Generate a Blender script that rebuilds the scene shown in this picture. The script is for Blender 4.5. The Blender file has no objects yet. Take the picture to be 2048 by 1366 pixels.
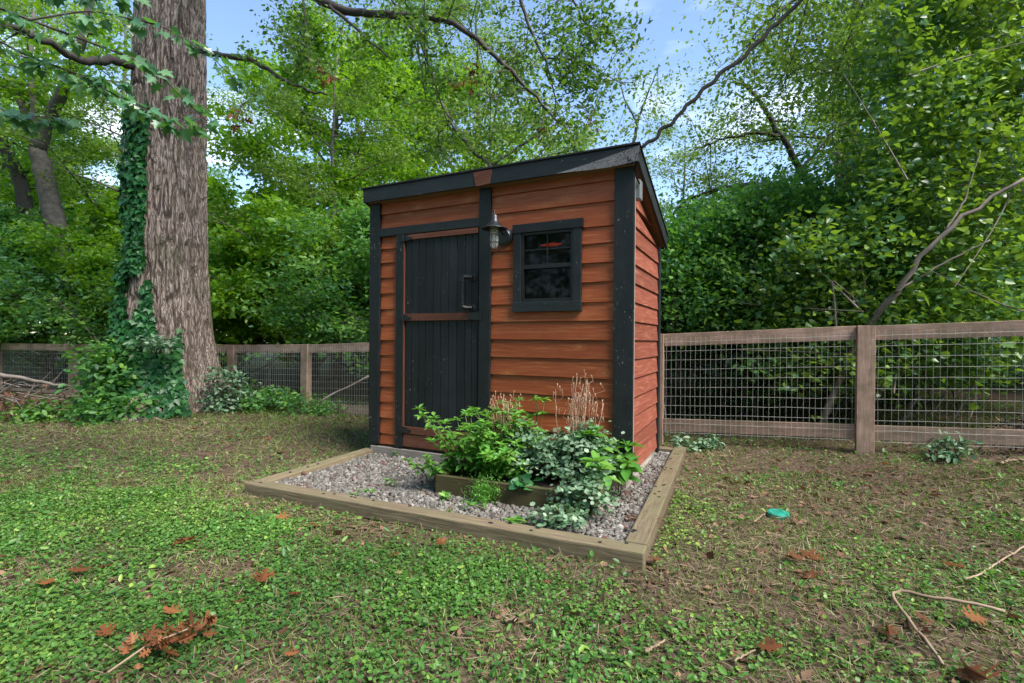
import bpy, math, random
import numpy as np
from mathutils import Matrix, Vector
R = math.radians
random.seed(7)
rng = np.random.default_rng(7)
scene = bpy.context.scene
col = scene.collection

# ------------------------------------------------------------------ camera
FPX, PIT, ROL = 992.2, .0051, .0078          # focal length in px of a 2048 px wide frame, pitch down, roll
cam_d = bpy.data.cameras.new('camera'); cam = bpy.data.objects.new('camera', cam_d); col.objects.link(cam)
cam_d.sensor_width = 36; cam_d.lens = FPX / 2048 * 36
cam_d.clip_start = .05; cam_d.clip_end = 2000
cam.matrix_world = Matrix.Translation((0, 0, 1.2)) @ Matrix.Rotation(math.pi/2 - PIT, 4, 'X') @ Matrix.Rotation(ROL, 4, 'Z')
scene.camera = cam

# ------------------------------------------------------------------ sky and sun
SUN_EL, SUN_AZ = R(52), R(128)               # azimuth from +Y (ahead) towards +X; a veiled sun behind the viewer's right shoulder
world = bpy.data.worlds.new('World'); scene.world = world; world.use_nodes = True
wt = world.node_tree; wn = wt.nodes; wl = wt.links
bg = wn['Background']
sky = wn.new('ShaderNodeTexSky'); sky.sky_type = 'NISHITA'; sky.sun_disc = False
sky.sun_elevation = SUN_EL; sky.sun_rotation = SUN_AZ
sky.air_density = 1.0; sky.dust_density = .4; sky.ozone_density = 2.0
tc = wn.new('ShaderNodeTexCoord'); mp = wn.new('ShaderNodeMapping'); mp.inputs['Scale'].default_value = (1, 1, 2.6)
cn = wn.new('ShaderNodeTexNoise'); cn.inputs['Scale'].default_value = 2.6; cn.inputs['Detail'].default_value = 7; cn.inputs['Roughness'].default_value = .55
cr = wn.new('ShaderNodeMapRange'); cr.inputs[1].default_value = .55; cr.inputs[2].default_value = .70
sx = wn.new('ShaderNodeSeparateXYZ'); cz = wn.new('ShaderNodeMapRange'); cz.inputs[1].default_value = .62; cz.inputs[2].default_value = .12
cm = wn.new('ShaderNodeMath'); cm.operation = 'MULTIPLY'
mx = wn.new('ShaderNodeMix'); mx.data_type = 'RGBA'; mx.inputs['B'].default_value = (9, 9.2, 9.6, 1)
wl.new(tc.outputs['Generated'], mp.inputs[0]); wl.new(mp.outputs[0], cn.inputs[0]); wl.new(cn.outputs[0], cr.inputs[0])
wl.new(tc.outputs['Generated'], sx.inputs[0]); wl.new(sx.outputs[2], cz.inputs[0])
wl.new(cr.outputs[0], cm.inputs[0]); wl.new(cz.outputs[0], cm.inputs[1]); wl.new(cm.outputs[0], mx.inputs['Factor'])
wl.new(sky.outputs[0], mx.inputs['A']); wl.new(mx.outputs['Result'], bg.inputs[0])
bg.inputs[1].default_value = .135
sl = bpy.data.lights.new('sun', 'SUN'); sl.energy = 3.3; sl.angle = R(30); sl.color = (1, .93, .82)
sun = bpy.data.objects.new('sun', sl); col.objects.link(sun)
sd = Vector((math.sin(SUN_AZ)*math.cos(SUN_EL), math.cos(SUN_AZ)*math.cos(SUN_EL), math.sin(SUN_EL)))
sun.rotation_euler = sd.to_track_quat('Z', 'Y').to_euler()
scene.view_settings.view_transform = 'Standard'; scene.view_settings.look = 'None'
scene.view_settings.exposure = 1.38; scene.view_settings.gamma = 1
scene.render.engine = 'CYCLES'
cy = scene.cycles
cy.max_bounces = 7; cy.diffuse_bounces = 4; cy.glossy_bounces = 2; cy.transmission_bounces = 5; cy.transparent_max_bounces = 8
cy.caustics_reflective = False; cy.caustics_refractive = False

# ------------------------------------------------------------------ numeric helpers
def ray(x, y):
    a, b = x-1024, 683-y
    c, s = math.cos(ROL), math.sin(ROL)
    X, Y = (a*c-b*s)/FPX, (a*s+b*c)/FPX
    c, s = math.cos(PIT), math.sin(PIT)
    return np.array([X, c+Y*s, -s+Y*c])
def at(x, y, D):                              # the point at depth D (metres ahead) seen at x, y of the photograph
    d = ray(x, y); return d*(D/d[1]) + (0, 0, 1.2)
def ground_at(x, y, z=0.0):
    d = ray(x, y); return d*((z-1.2)/d[2]) + (0, 0, 1.2)
def vnoise(x, y, seed=0):
    x = np.asarray(x, float); y = np.asarray(y, float)
    xi = np.floor(x).astype(np.int64); yi = np.floor(y).astype(np.int64); fx = x-xi; fy = y-yi
    def h(a, b):
        n = (a*374761393 + b*668265263 + seed*1274126177) & 0xffffffff
        n = ((n ^ (n >> 13))*1274126177) & 0xffffffff
        return ((n ^ (n >> 16)) & 0xffff)/65535.
    u = fx*fx*(3-2*fx); v = fy*fy*(3-2*fy)
    return (h(xi, yi)*(1-u)+h(xi+1, yi)*u)*(1-v) + (h(xi, yi+1)*(1-u)+h(xi+1, yi+1)*u)*v
def fbm(x, y, seed=0, o=4):
    s = 0; a = .5; t = 0
    for k in range(o):
        s = s + a*vnoise(x*2**k, y*2**k, seed+k); t += a; a *= .5
    return s/t
def sm(x):
    x = np.clip(x, 0, 1); return x*x*(3-2*x)
def gz(x, y):                                 # ground height
    x = np.asarray(x, float); y = np.asarray(y, float)
    z = .055*np.clip(x-1.2, 0, 9)*sm((y-2.2)/2.0)
    z = z + .10*np.exp(-((x+5.4)**2+(y-8.0)**2)/1.6)
    z = z + .30*np.exp(-(((x-5.35)/.7)**2+((y-4.75)/.45)**2))      # the dark mound by the right fence
    inb = ((x > -2.3) & (x < 2.1) & (y > 2.2) & (y < 6.6))
    amp = np.where(inb, .010, .022)
    z = z + amp*(fbm(x*1.7, y*1.7, 3)-.5)*2 + .012*(vnoise(x*9, y*9, 5)-.5)
    return z
def unit(v):
    v = np.asarray(v, float); n = np.linalg.norm(v, axis=-1, keepdims=True); return v/np.maximum(n, 1e-9)

# ------------------------------------------------------------------ mesh builders
class MB:
    """collects boxes, tubes and lathes into one mesh"""
    def __init__(s): s.v = []; s.f = []; s.g = []; s.t = []
    def face(s, idx, g, t): s.f.append(idx); s.g.extend(g); s.t.append(t)
    def prism8(s, P, L=None, seed=None):
        """P: 8 corners, bottom ring 0-3, top ring 4-7, length along 0->1"""
        seed = random.random()*40 if seed is None else seed
        t = random.random(); b = len(s.v); P = [np.array(p, float) for p in P]
        s.v.extend(P)
        ex = unit(P[1]-P[0]); ey = unit(P[3]-P[0]); ez = unit(P[4]-P[0]); off = random.random()*5
        for q in ((0, 3, 2, 1), (4, 5, 6, 7), (0, 1, 5, 4), (1, 2, 6, 5), (2, 3, 7, 6), (3, 0, 4, 7)):
            s.face([b+i for i in q], [((P[i]-P[0])@ex+off, (P[i]-P[0])@ey+(P[i]-P[0])@ez*.9, seed) for i in q], t)
    def box(s, c, size, M=None, seed=None):
        """box centred on c; the wood grain runs along its longest side; M = 3x3 axes (rows)"""
        M = np.eye(3) if M is None else np.array(M, float)
        k = int(np.argmax(size)); o = [k, (k+1) % 3, (k+2) % 3]
        A = M[o]; h = np.array(size, float)[o]/2; c = np.array(c, float)
        sg = [(-1, -1, -1), (1, -1, -1), (1, 1, -1), (-1, 1, -1), (-1, -1, 1), (1, -1, 1), (1, 1, 1), (-1, 1, 1)]
        s.prism8([c+A[0]*h[0]*a+A[1]*h[1]*b+A[2]*h[2]*d for a, b, d in sg], seed=seed)
    def beam(s, a, b, w, h, up=(0, 0, 1)):
        """beam from a to b (centre line), w across, h along up"""
        a = np.array(a, float); b = np.array(b, float); x = unit(b-a); z = np.array(up, float); z = unit(z-(z@x)*x); y = np.cross(z, x)
        s.box((a+b)/2, (np.linalg.norm(b-a), w, h), [x, y, z]) if np.linalg.norm(b-a) > max(w, h) else s.box((a+b)/2, (np.linalg.norm(b-a), w, h), [x, y, z])
    def tube(s, pts, rad, n=8, cap=True, t=None):
        pts = np.array(pts, float); m = len(pts); rad = np.broadcast_to(rad, (m,))
        T = np.zeros_like(pts); T[1:-1] = pts[2:]-pts[:-2]; T[0] = pts[1]-pts[0]; T[-1] = pts[-1]-pts[-2]; T = unit(T)
        u = np.cross(T[0], (0, 0, 1)); u = unit(u if np.linalg.norm(u) > .1 else np.cross(T[0], (1, 0, 0)))
        b = len(s.v); seed = random.random()*40; t = random.random() if t is None else t; L = 0; Ls = []
        for i in range(m):
            u = unit(u-(u@T[i])*T[i]); w = np.cross(T[i], u)
            if i: L += np.linalg.norm(pts[i]-pts[i-1])
            Ls.append(L)
            for k in range(n):
                a = 2*math.pi*k/n; s.v.append(pts[i]+rad[i]*(math.cos(a)*u+math.sin(a)*w))
        for i in range(m-1):
            for k in range(n):
                k2 = (k+1) % n; c = 6.283*max(rad[0], 1e-4)/n
                s.face([b+i*n+k, b+i*n+k2, b+(i+1)*n+k2, b+(i+1)*n+k],
                       [(Ls[i], k*c, seed), (Ls[i], (k+1)*c, seed), (Ls[i+1], (k+1)*c, seed), (Ls[i+1], k*c, seed)], t)
        if cap:
            s.face([b+k for k in range(n)][::-1], [(0, k*.01, seed) for k in range(n)], t)
            s.face([b+(m-1)*n+k for k in range(n)], [(0, k*.01, seed) for k in range(n)], t)
    def lathe(s, prof, c, axis=(0, 0, 1), n=20, t=.5):
        """prof: (radius, height) pairs round an axis through c"""
        z = unit(axis); u = np.cross(z, (0, 1, 0)); u = unit(u if np.linalg.norm(u) > .1 else np.cross(z, (1, 0, 0))); w = np.cross(z, u)
        b = len(s.v); c = np.array(c, float); m = len(prof)
        for r, h in prof:
            for k in range(n):
                a = 2*math.pi*k/n; s.v.append(c+z*h+max(r, 1e-4)*(math.cos(a)*u+math.sin(a)*w))
        for i in range(m-1):
            for k in range(n):
                k2 = (k+1) % n
                s.face([b+i*n+k, b+i*n+k2, b+(i+1)*n+k2, b+(i+1)*n+k], [(i*.05, k*.02, 1)]*4, t)
    def build(s, name, mat, parent=None, smooth=False, bevel=0):
        me = bpy.data.meshes.new(name); me.from_pydata([tuple(v) for v in s.v], [], s.f)
        a = me.attributes.new('gco', 'FLOAT_VECTOR', 'CORNER'); a.data.foreach_set('vector', np.array(s.g, np.float32).ravel())
        a = me.attributes.new('tint', 'FLOAT', 'FACE'); a.data.foreach_set('value', np.array(s.t, np.float32))
        if smooth: me.shade_smooth()
        me.materials.append(mat)
        o = bpy.data.objects.new(name, me); col.objects.link(o); o.parent = parent
        if bevel:
            m = o.modifiers.new('bevel', 'BEVEL'); m.width = bevel; m.segments = 2; m.limit_method = 'ANGLE'; m.harden_normals = False
        return o

def raw_mesh(name, V, loops, starts, totals, tint, mat, parent=None, smooth=False):
    me = bpy.data.meshes.new(name)
    me.vertices.add(len(V)); me.vertices.foreach_set('co', V.astype(np.float32).ravel())
    me.loops.add(len(loops)); me.loops.foreach_set('vertex_index', loops.astype(np.int32))
    me.polygons.add(len(starts)); me.polygons.foreach_set('loop_start', starts.astype(np.int32))
    try: me.polygons.foreach_set('loop_total', totals.astype(np.int32))
    except Exception: pass
    me.update(calc_edges=True)
    a = me.attributes.new('tint', 'FLOAT', 'FACE'); a.data.foreach_set('value', np.asarray(tint, np.float32))
    if smooth: me.shade_smooth()
    me.materials.append(mat)
    o = bpy.data.objects.new(name, me); col.objects.link(o); o.parent = parent
    return o

def mirror_halves(h):
    """h: right outline base -> tip as (x, y, z); returns template of two halves folded on the midrib"""
    k = len(h)-2; V = list(h) + [(-x, y, z) for x, y, z in h[1:-1]]
    f1 = list(range(k+2)); f2 = [0, k+1] + [k+2+i for i in range(k)][::-1]
    return np.array(V, float), [f1, f2]
TEMPL = {
 'oval': mirror_halves([(0, 0, 0), (.27, .3, .07), (.22, .72, .05), (0, 1, -.05)]),
 'rhomb': mirror_halves([(0, 0, 0), (.32, .42, .08), (0, 1, 0)]),
 'lance': mirror_halves([(0, 0, 0), (.12, .25, .06), (.15, .55, .02), (.06, .85, -.12), (0, 1, -.2)]),
 'heart': mirror_halves([(0, .08, 0), (.2, -.06, .02), (.45, .12, .08), (.38, .5, .07), (.15, .85, .0), (0, 1.05, -.06)]),
 'maple': mirror_halves([(0, 0, 0), (.22, -.02, .03), (.5, .12, .06), (.3, .3, .06), (.52, .62, .04), (.2, .6, .04), (.13, .85, 0), (0, 1.05, -.08)]),
 'ivy': mirror_halves([(0, 0, 0), (.3, -.05, .04), (.5, .3, .06), (.25, .5, .04), (0, 1, -.08)]),
 'oak': mirror_halves([(x, y, .7*x*x+.5*(y-.45)**2+(.05 if x > .25 else 0)) for x, y in [(0, 0), (.02, .14), (.05, .2), (.17, .19), (.22, .26), (.08, .33), (.07, .38), (.25, .40), (.36, .5), (.32, .57), (.11, .52), (.10, .6), (.24, .66), (.29, .77), (.22, .79), (.08, .72), (.07, .82), (.12, .93), (.04, .94), (0, 1)]]),
 'round': mirror_halves([(0, .1, 0), (.25, 0, .03), (.5, .3, .08), (.42, .72, .08), (.2, .95, .05), (0, .9, .0)]),
 'lobed': mirror_halves([(0, 0, 0), (.4, .25, .05), (.5, .65, .08), (.28, .72, .05), (.22, 1.0, .06), (0, .88, .02)]),
 'blade': (np.array([(-.5, 0, 0), (.5, 0, 0), (.35, .5, .1), (-.35, .5, .1), (0, 1, .35)], float), [[0, 1, 2, 3], [3, 2, 4]]),
 'straw': (np.array([(-.5, 0, 0), (.5, 0, 0), (.5, 1, 0), (-.5, 1, 0)], float), [[0, 1, 2, 3]]),
}
def leaves(name, C, Y, N, S, shape, tint, mat, parent=None, width=None, smooth=False):
    """one leaf per centre C; Y = direction of its length, N = rough normal, S = length, width = width factor"""
    T, F = TEMPL[shape]; C = np.asarray(C, float); n = len(C)
    Y = unit(Y); X = unit(np.cross(Y, N)); Z = np.cross(X, Y)
    S = np.broadcast_to(S, (n,))[:, None, None]; Wd = 1.0 if width is None else np.broadcast_to(width, (n,))[:, None, None]
    V = C[:, None, :] + S*(T[None, :, 0:1]*Wd*X[:, None, :] + T[None, :, 1:2]*Y[:, None, :] + T[None, :, 2:3]*Z[:, None, :])
    k = len(T); flat = np.concatenate([np.array(f) for f in F]); tot = np.array([len(f) for f in F]); st = np.concatenate([[0], np.cumsum(tot)[:-1]])
    loops = (flat[None, :] + (np.arange(n)*k)[:, None]).ravel()
    starts = (st[None, :] + (np.arange(n)*len(flat))[:, None]).ravel()
    return raw_mesh(name, V.reshape(-1, 3), loops, starts, np.tile(tot, n), np.repeat(tint, len(F)), mat, parent, smooth)

def tag(o, label=None, cat=None, group=None, kind=None):
    if label: o['label'] = label
    if cat: o['category'] = cat
    if group: o['group'] = group
    if kind: o['kind'] = kind
    return o
def empty(name, loc=(0, 0, 0), rz=0):
    o = bpy.data.objects.new(name, None); col.objects.link(o); o.location = loc; o.rotation_euler = (0, 0, rz); o.empty_display_size = .2
    return o
def copy_tree(o, parent=None):
    c = o.copy(); col.objects.link(c); c.parent = parent
    for ch in [k for k in col.objects if k.parent == o]: copy_tree(ch, c)
    return c

# ------------------------------------------------------------------ materials
class Nd:
    def __init__(s, name, rough=.6, spec=.3):
        s.m = bpy.data.materials.new(name); s.m.use_nodes = True; s.t = s.m.node_tree; s.b = s.t.nodes['Principled BSDF']; s.out = s.t.nodes['Material Output']
        s.b.inputs['Roughness'].default_value = rough; s.b.inputs['Specular IOR Level'].default_value = spec
    def n(s, kind, **kw):
        x = s.t.nodes.new('ShaderNode'+kind)
        for k, v in kw.items():
            if k.startswith('_'): setattr(x, k[1:], v)
            else: x.inputs[k.replace('_', ' ')].default_value = v
        return x
    def l(s, a, b): s.t.links.new(a, b)
    def attr(s, name): return s.n('Attribute', _attribute_name=name)
    def ramp(s, fac, stops):
        r = s.n('ValToRGB'); e = r.color_ramp.elements
        while len(e) < len(stops): e.new(.5)
        for i, (p, c) in enumerate(stops): e[i].position = p; e[i].color = (*c, 1)
        s.l(fac, r.inputs[0]); return r.outputs[0]
    def mix(s, fac, a, b, mode='MIX'):
        m = s.n('Mix', _data_type='RGBA', _blend_type=mode)
        for v, k in ((fac, 'Factor'), (a, 'A'), (b, 'B')):
            if hasattr(v, 'links'): s.l(v, m.inputs[k])
            elif isinstance(v, (int, float)): m.inputs[k].default_value = v
            else: m.inputs[k].default_value = (*v, 1)
        return m.outputs['Result']
    def noise(s, vec, scale, detail=4, rough=.55, dist=0):
        x = s.n('TexNoise', Scale=scale, Detail=detail, Roughness=rough, Distortion=dist); s.l(vec, x.inputs['Vector']); return x.outputs[0]
    def mapped(s, vec, sc):
        m = s.n('Mapping'); m.inputs['Scale'].default_value = sc; s.l(vec, m.inputs[0]); return m.outputs[0]
    def rng_(s, v, a, b, c=0, d=1):
        m = s.n('MapRange'); s.l(v, m.inputs[0])
        for i, q in enumerate((a, b, c, d)): m.inputs[i+1].default_value = q
        return m.outputs[0]
    def bump(s, h, strength=.3, dist=.01):
        b = s.n('Bump', Strength=strength, Distance=dist); s.l(h, b.inputs['Height']); s.l(b.outputs[0], s.b.inputs['Normal'])
    def base(s, c): s.l(c, s.b.inputs['Base Color']); return s.m

def wood(name, dark, mid, light, rough=.6, knots=.5, grain=1.0, moss=None, bump=.25, varied=.35, wear=.35):
    d = Nd(name, rough); g = d.attr('gco').outputs['Vector']; t = d.attr('tint').outputs['Fac']
    warp = d.noise(d.mapped(g, (1.3, 7, 1)), 1.6, 3)
    ad = d.n('VectorMath', _operation='MULTIPLY_ADD'); d.l(warp, ad.inputs[0]); ad.inputs[1].default_value = (0, .07, 0); d.l(g, ad.inputs[2])
    gr = d.noise(d.mapped(ad.outputs[0], (1.6, 46*grain, 1)), 2.2, 5, .6)
    big = d.noise(d.mapped(g, (.9, 5, 1)), 2.0, 3)
    c = d.ramp(gr, [(.3, dark), (.5, mid), (.72, light)])
    c2 = d.mix(d.rng_(big, .3, .7), c, mid, 'MIX'); c = d.mix(.5, c, c2)
    v = d.n('HueSaturation'); d.l(c, v.inputs['Color']); d.l(d.rng_(t, 0, 1, 1-varied, 1+varied), v.inputs['Value']); c = v.outputs[0]
    if knots:
        vo = d.n('TexVoronoi', Scale=1.0, Randomness=.9); d.l(d.mapped(ad.outputs[0], (3.2, 8.5, 1)), vo.inputs['Vector'])
        sc = d.n('SeparateXYZ'); d.l(vo.outputs['Color'], sc.inputs[0]); k0 = d.rng_(vo.outputs['Distance'], .30, .10); km = d.n('Math', _operation='MULTIPLY'); d.l(k0, km.inputs[0]); d.l(d.rng_(sc.outputs[0], .5, .55), km.inputs[1]); k = km.outputs[0]
        rg = d.n('Math', _operation='SINE'); mu = d.n('Math', _operation='MULTIPLY'); d.l(vo.outputs['Distance'], mu.inputs[0]); mu.inputs[1].default_value = 85; d.l(mu.outputs[0], rg.inputs[0])
        kk = d.n('Math', _operation='MULTIPLY'); d.l(d.rng_(rg.outputs[0], -1, 1, .25, 1), kk.inputs[0]); d.l(k, kk.inputs[1])
        k3 = d.n('Math', _operation='MULTIPLY'); d.l(kk.outputs[0], k3.inputs[0]); k3.inputs[1].default_value = knots
        c = d.mix(k3.outputs[0], c, light)
    if moss:
        p = d.n('NewGeometry'); o = d.n('TexCoord')
        up = d.n('SeparateXYZ'); d.l(p.outputs['Normal'], up.inputs[0])
        mn = d.noise(o.outputs['Object'], 5, 5, .65)
        f = d.n('Math', _operation='MULTIPLY'); d.l(d.rng_(mn, .42, .6), f.inputs[0]); d.l(d.rng_(up.outputs[2], -.4, 1, .25, .9), f.inputs[1])
        c = d.mix(f.outputs[0], c, moss)
    dn = d.noise(d.n('TexCoord').outputs['Object'], 3.0, 5, .6)
    c = d.mix(d.rng_(dn, .5, .78, 0, wear), c, [q*.45 for q in dark])
    d.base(c); d.bump(gr, bump, .004)
    return d.m
def paint(name, c0, c1, rough=.5, chips=True):
    d = Nd(name, rough, .35); g = d.attr('gco').outputs['Vector']; t = d.attr('tint').outputs['Fac']
    gr = d.noise(d.mapped(g, (2, 60, 1)), 2, 4); cl = d.noise(d.n('TexCoord').outputs['Object'], 6, 5, .7)
    c = d.mix(d.rng_(gr, .3, .7), c0, c1); c = d.mix(d.rng_(cl, .45, .75, 0, .6), c, [q*1.7 for q in c1])
    v = d.n('HueSaturation'); d.l(c, v.inputs['Color']); d.l(d.rng_(t, 0, 1, .75, 1.3), v.inputs['Value']); c = v.outputs[0]
    if chips:
        ch = d.noise(d.mapped(g, (30, 90, 1)), 1.0, 2); d2 = d.noise(g, 2.1, 2)
        m = d.n('Math', _operation='MULTIPLY'); d.l(d.rng_(ch, .68, .72), m.inputs[0]); d.l(d.rng_(d2, .5, .6), m.inputs[1])
        c = d.mix(m.outputs[0], c, (.28, .27, .25))
    d.base(c); d.bump(gr, .3, .003); d.l(d.rng_(cl, .3, .7, rough-.1, rough+.15), d.b.inputs['Roughness'])
    return d.m
def leafm(name, a, b, c, trans, tw=.4, rough=.42, spec=.4):
    d = Nd(name, rough, spec); t = d.attr('tint').outputs['Fac']
    cc = d.ramp(t, [(0, a), (.55, b), (1, c)])
    nn = d.noise(d.n('TexCoord').outputs['Object'], .8, 2)
    v = d.n('HueSaturation'); d.l(cc, v.inputs['Color']); d.l(d.rng_(nn, .3, .7, .75, 1.25), v.inputs['Value']); cc = v.outputs[0]
    d.base(cc)
    tr = d.n('BsdfTranslucent'); tcol = d.ramp(t, [(0, [q*.8 for q in trans]), (1, trans)]); d.l(tcol, tr.inputs['Color'])
    ms = d.n('MixShader'); ms.inputs[0].default_value = tw
    d.l(d.b.outputs[0], ms.inputs[1]); d.l(tr.outputs[0], ms.inputs[2]); d.l(ms.outputs[0], d.out.inputs['Surface'])
    return d.m
def plain(name, c, rough=.5, metal=0, spec=.5, mottled=.3, scale=12):
    d = Nd(name, rough, spec); d.b.inputs['Metallic'].default_value = metal
    n_ = d.noise(d.n('TexCoord').outputs['Object'], scale, 5, .6)
    d.base(d.mix(d.rng_(n_, .3, .7), [q*(1-mottled) for q in c], [q*(1+mottled) for q in c])); d.bump(n_, .2, .004)
    return d.m

M = {}
M['cedar'] = wood('cedar siding', (.235, .052, .017), (.285, .067, .023), (.42, .155, .06), .5, .9, .8, varied=.2, wear=.18)
M['cedar_side'] = wood('cedar siding side', (.19, .052, .033), (.22, .062, .041), (.40, .17, .11), .6, .6, .8, varied=.18, wear=.2)  # same cedar made pinker: sky light on the side wall put into the colour
M['brown'] = wood('brown stained board', (.10, .035, .02), (.14, .05, .03), (.19, .085, .055), .6, 0, 1, varied=.15)
M['black'] = paint('black stained wood', (.009, .0115, .014), (.016, .0195, .023))
M['door'] = paint('black stained planks', (.006, .008, .0105), (.014, .017, .0205))
M['soffit'] = wood('soffit board', (.16, .08, .04), (.22, .12, .06), (.3, .18, .1), .7, .2, 1)
M['skid'] = wood('weathered skid', (.16, .135, .12), (.30, .265, .24), (.42, .38, .35), .8, .3, 1)
M['fence'] = wood('weathered fence board', (.25, .15, .115), (.40, .265, .21), (.53, .38, .31), .8, .45, 1, moss=(.10, .10, .055), varied=.2)
M['timber'] = wood('mossy treated timber', (.09, .068, .045), (.17, .13, .085), (.30, .25, .17), .88, .25, 1, moss=(.16, .14, .08), bump=1.0)
M['planter'] = wood('planter board', (.05, .036, .015), (.10, .075, .035), (.17, .13, .07), .8, .3, 1, moss=(.06, .065, .025), bump=.6)
M['roof'] = plain('roofing', (.018, .02, .024), .9, mottled=.5, scale=60)
M['inner'] = plain('dark plywood', (.06, .035, .02), .8)
M['iron'] = plain('black iron', (.03, .032, .036), .42, .6, .5)
M['lampmetal'] = plain('aged lamp metal', (.045, .047, .05), .35, .7, .5, .4, 40)
M['wire'] = plain('galvanised wire', (.52, .52, .49), .5, .0, .4, .2, 30)
M['boxgrey'] = plain('grey plastic', (.16, .18, .19), .45, 0, .5, .15)
M['cable'] = plain('dark cable', (.010, .009, .009), .9, 0, .1)
M['cover'] = plain('green plastic', (.02, .30, .22), .5, 0, .4, .15, 60)
M['stick'] = wood('bare stick', (.16, .11, .075), (.28, .20, .14), (.38, .30, .22), .8, 0, .5)
M['twig'] = plain('twig bark', (.060, .048, .042), .85, mottled=.4, scale=20)
M['bark2'] = plain('grey bark', (.11, .095, .085), .9, mottled=.45, scale=9)
M['bark3'] = plain('pale dead branch', (.20, .165, .145), .85, mottled=.35, scale=9)
M['soil'] = plain('planter soil', (.05, .035, .025), .95, mottled=.5, scale=50)
M['mulch'] = plain('dark mulch', (.022, .018, .017), .95, mottled=.6, scale=60)
M['dry'] = plain('dry flower stem', (.42, .27, .19), .8, mottled=.25, scale=30)
M['stem'] = plain('green stem', (.09, .12, .03), .6, mottled=.25)
g_ = Nd('window glass', .04, .35); g_.b.inputs['Base Color'].default_value = (.01, .011, .012, 1)
tr_ = g_.n('BsdfTransparent'); tr_.inputs['Color'].default_value = (.55, .57, .58, 1); ms_ = g_.n('MixShader')
dn_ = g_.noise(g_.n('TexCoord').outputs['Object'], 40, 5, .7); g_.l(g_.rng_(dn_, .70, .80, .36, .5), ms_.inputs[0])
g_.l(tr_.outputs[0], ms_.inputs[1]); g_.l(g_.b.outputs[0], ms_.inputs[2]); g_.l(ms_.outputs[0], g_.out.inputs['Surface']); M['glass'] = g_.m
c_ = Nd('clear lamp glass', .05, .8); c_.b.inputs['Base Color'].default_value = (.6, .62, .62, 1)
tr_ = c_.n('BsdfTransparent'); ms_ = c_.n('MixShader'); ms_.inputs[0].default_value = .35
c_.l(tr_.outputs[0], ms_.inputs[1]); c_.l(c_.b.outputs[0], ms_.inputs[2]); c_.l(ms_.outputs[0], c_.out.inputs['Surface']); M['lampglass'] = c_.m
w_ = Nd('cobweb', .9, 0); w_.b.inputs['Base Color'].default_value = (.55, .55, .58, 1)
tr_ = w_.n('BsdfTransparent'); ms_ = w_.n('MixShader'); dn_ = w_.noise(w_.mapped(w_.n('TexCoord').outputs['Object'], (40, 4, 30)), 3, 5, .7)
w_.l(w_.rng_(dn_, .35, .75, .04, .34), ms_.inputs[0])
w_.l(tr_.outputs[0], ms_.inputs[1]); w_.l(w_.b.outputs[0], ms_.inputs[2]); w_.l(ms_.outputs[0], w_.out.inputs['Surface']); M['web'] = w_.m
e_ = Nd('red lamp tube', .5); e_.b.inputs['Base Color'].default_value = (.6, .05, .02, 1)
e_.b.inputs['Emission Color'].default_value = (1, .09, .03, 1); e_.b.inputs['Emission Strength'].default_value = .38; M['redlamp'] = e_.m

M['lf_under'] = leafm('understory leaf', (.04, .125, .055), (.11, .28, .08), (.28, .48, .09), (.22, .52, .05), .42)
M['lf_maple'] = leafm('maple leaf', (.075, .18, .025), (.14, .30, .03), (.26, .42, .04), (.32, .60, .02), .48)
M['lf_airy'] = leafm('airy crown leaf', (.075, .14, .03), (.14, .24, .04), (.25, .35, .06), (.28, .46, .04), .42)
M['lf_vine'] = leafm('vine leaf', (.03, .105, .04), (.09, .225, .065), (.30, .45, .07), (.28, .48, .03), .38, .35, .6)
M['lf_oak'] = leafm('oak leaf', (.045, .11, .03), (.08, .18, .04), (.14, .26, .05), (.18, .36, .03), .38)
M['lf_near'] = leafm('near maple leaf', (.05, .14, .075), (.09, .22, .11), (.16, .31, .15), (.14, .38, .05), .35, .3, .7)
M['lf_ivy'] = leafm('ivy leaf', (.018, .085, .03), (.032, .14, .045), (.06, .21, .05), (.05, .25, .03), .25, .4)
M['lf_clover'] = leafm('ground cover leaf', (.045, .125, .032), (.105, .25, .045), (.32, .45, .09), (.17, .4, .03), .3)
M['lf_grass'] = leafm('grass blade', (.12, .15, .05), (.16, .27, .05), (.32, .42, .10), (.15, .35, .03), .3)
M['lf_straw'] = leafm('dry grass', (.10, .07, .05), (.21, .155, .11), (.38, .31, .22), (.2, .16, .09), .15, .8, .1)
M['lf_litter'] = leafm('leaf litter', (.07, .04, .03), (.16, .085, .055), (.30, .18, .12), (.25, .1, .05), .15, .7, .2)
M['lf_brown'] = leafm('brown oak leaf', (.09, .035, .018), (.21, .075, .026), (.34, .16, .08), (.35, .12, .03), .18, .7, .2)
M['lf_balsam'] = leafm('balsam leaf', (.06, .20, .03), (.11, .31, .05), (.22, .42, .08), (.22, .5, .04), .32, .4)
M['lf_colum'] = leafm('columbine leaf', (.08, .17, .09), (.17, .29, .17), (.36, .47, .34), (.14, .32, .10), .25, .5, .35)
M['lf_feather'] = leafm('fine fern leaf', (.08, .26, .04), (.13, .36, .05), (.2, .45, .08), (.2, .5, .05), .35)

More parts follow.
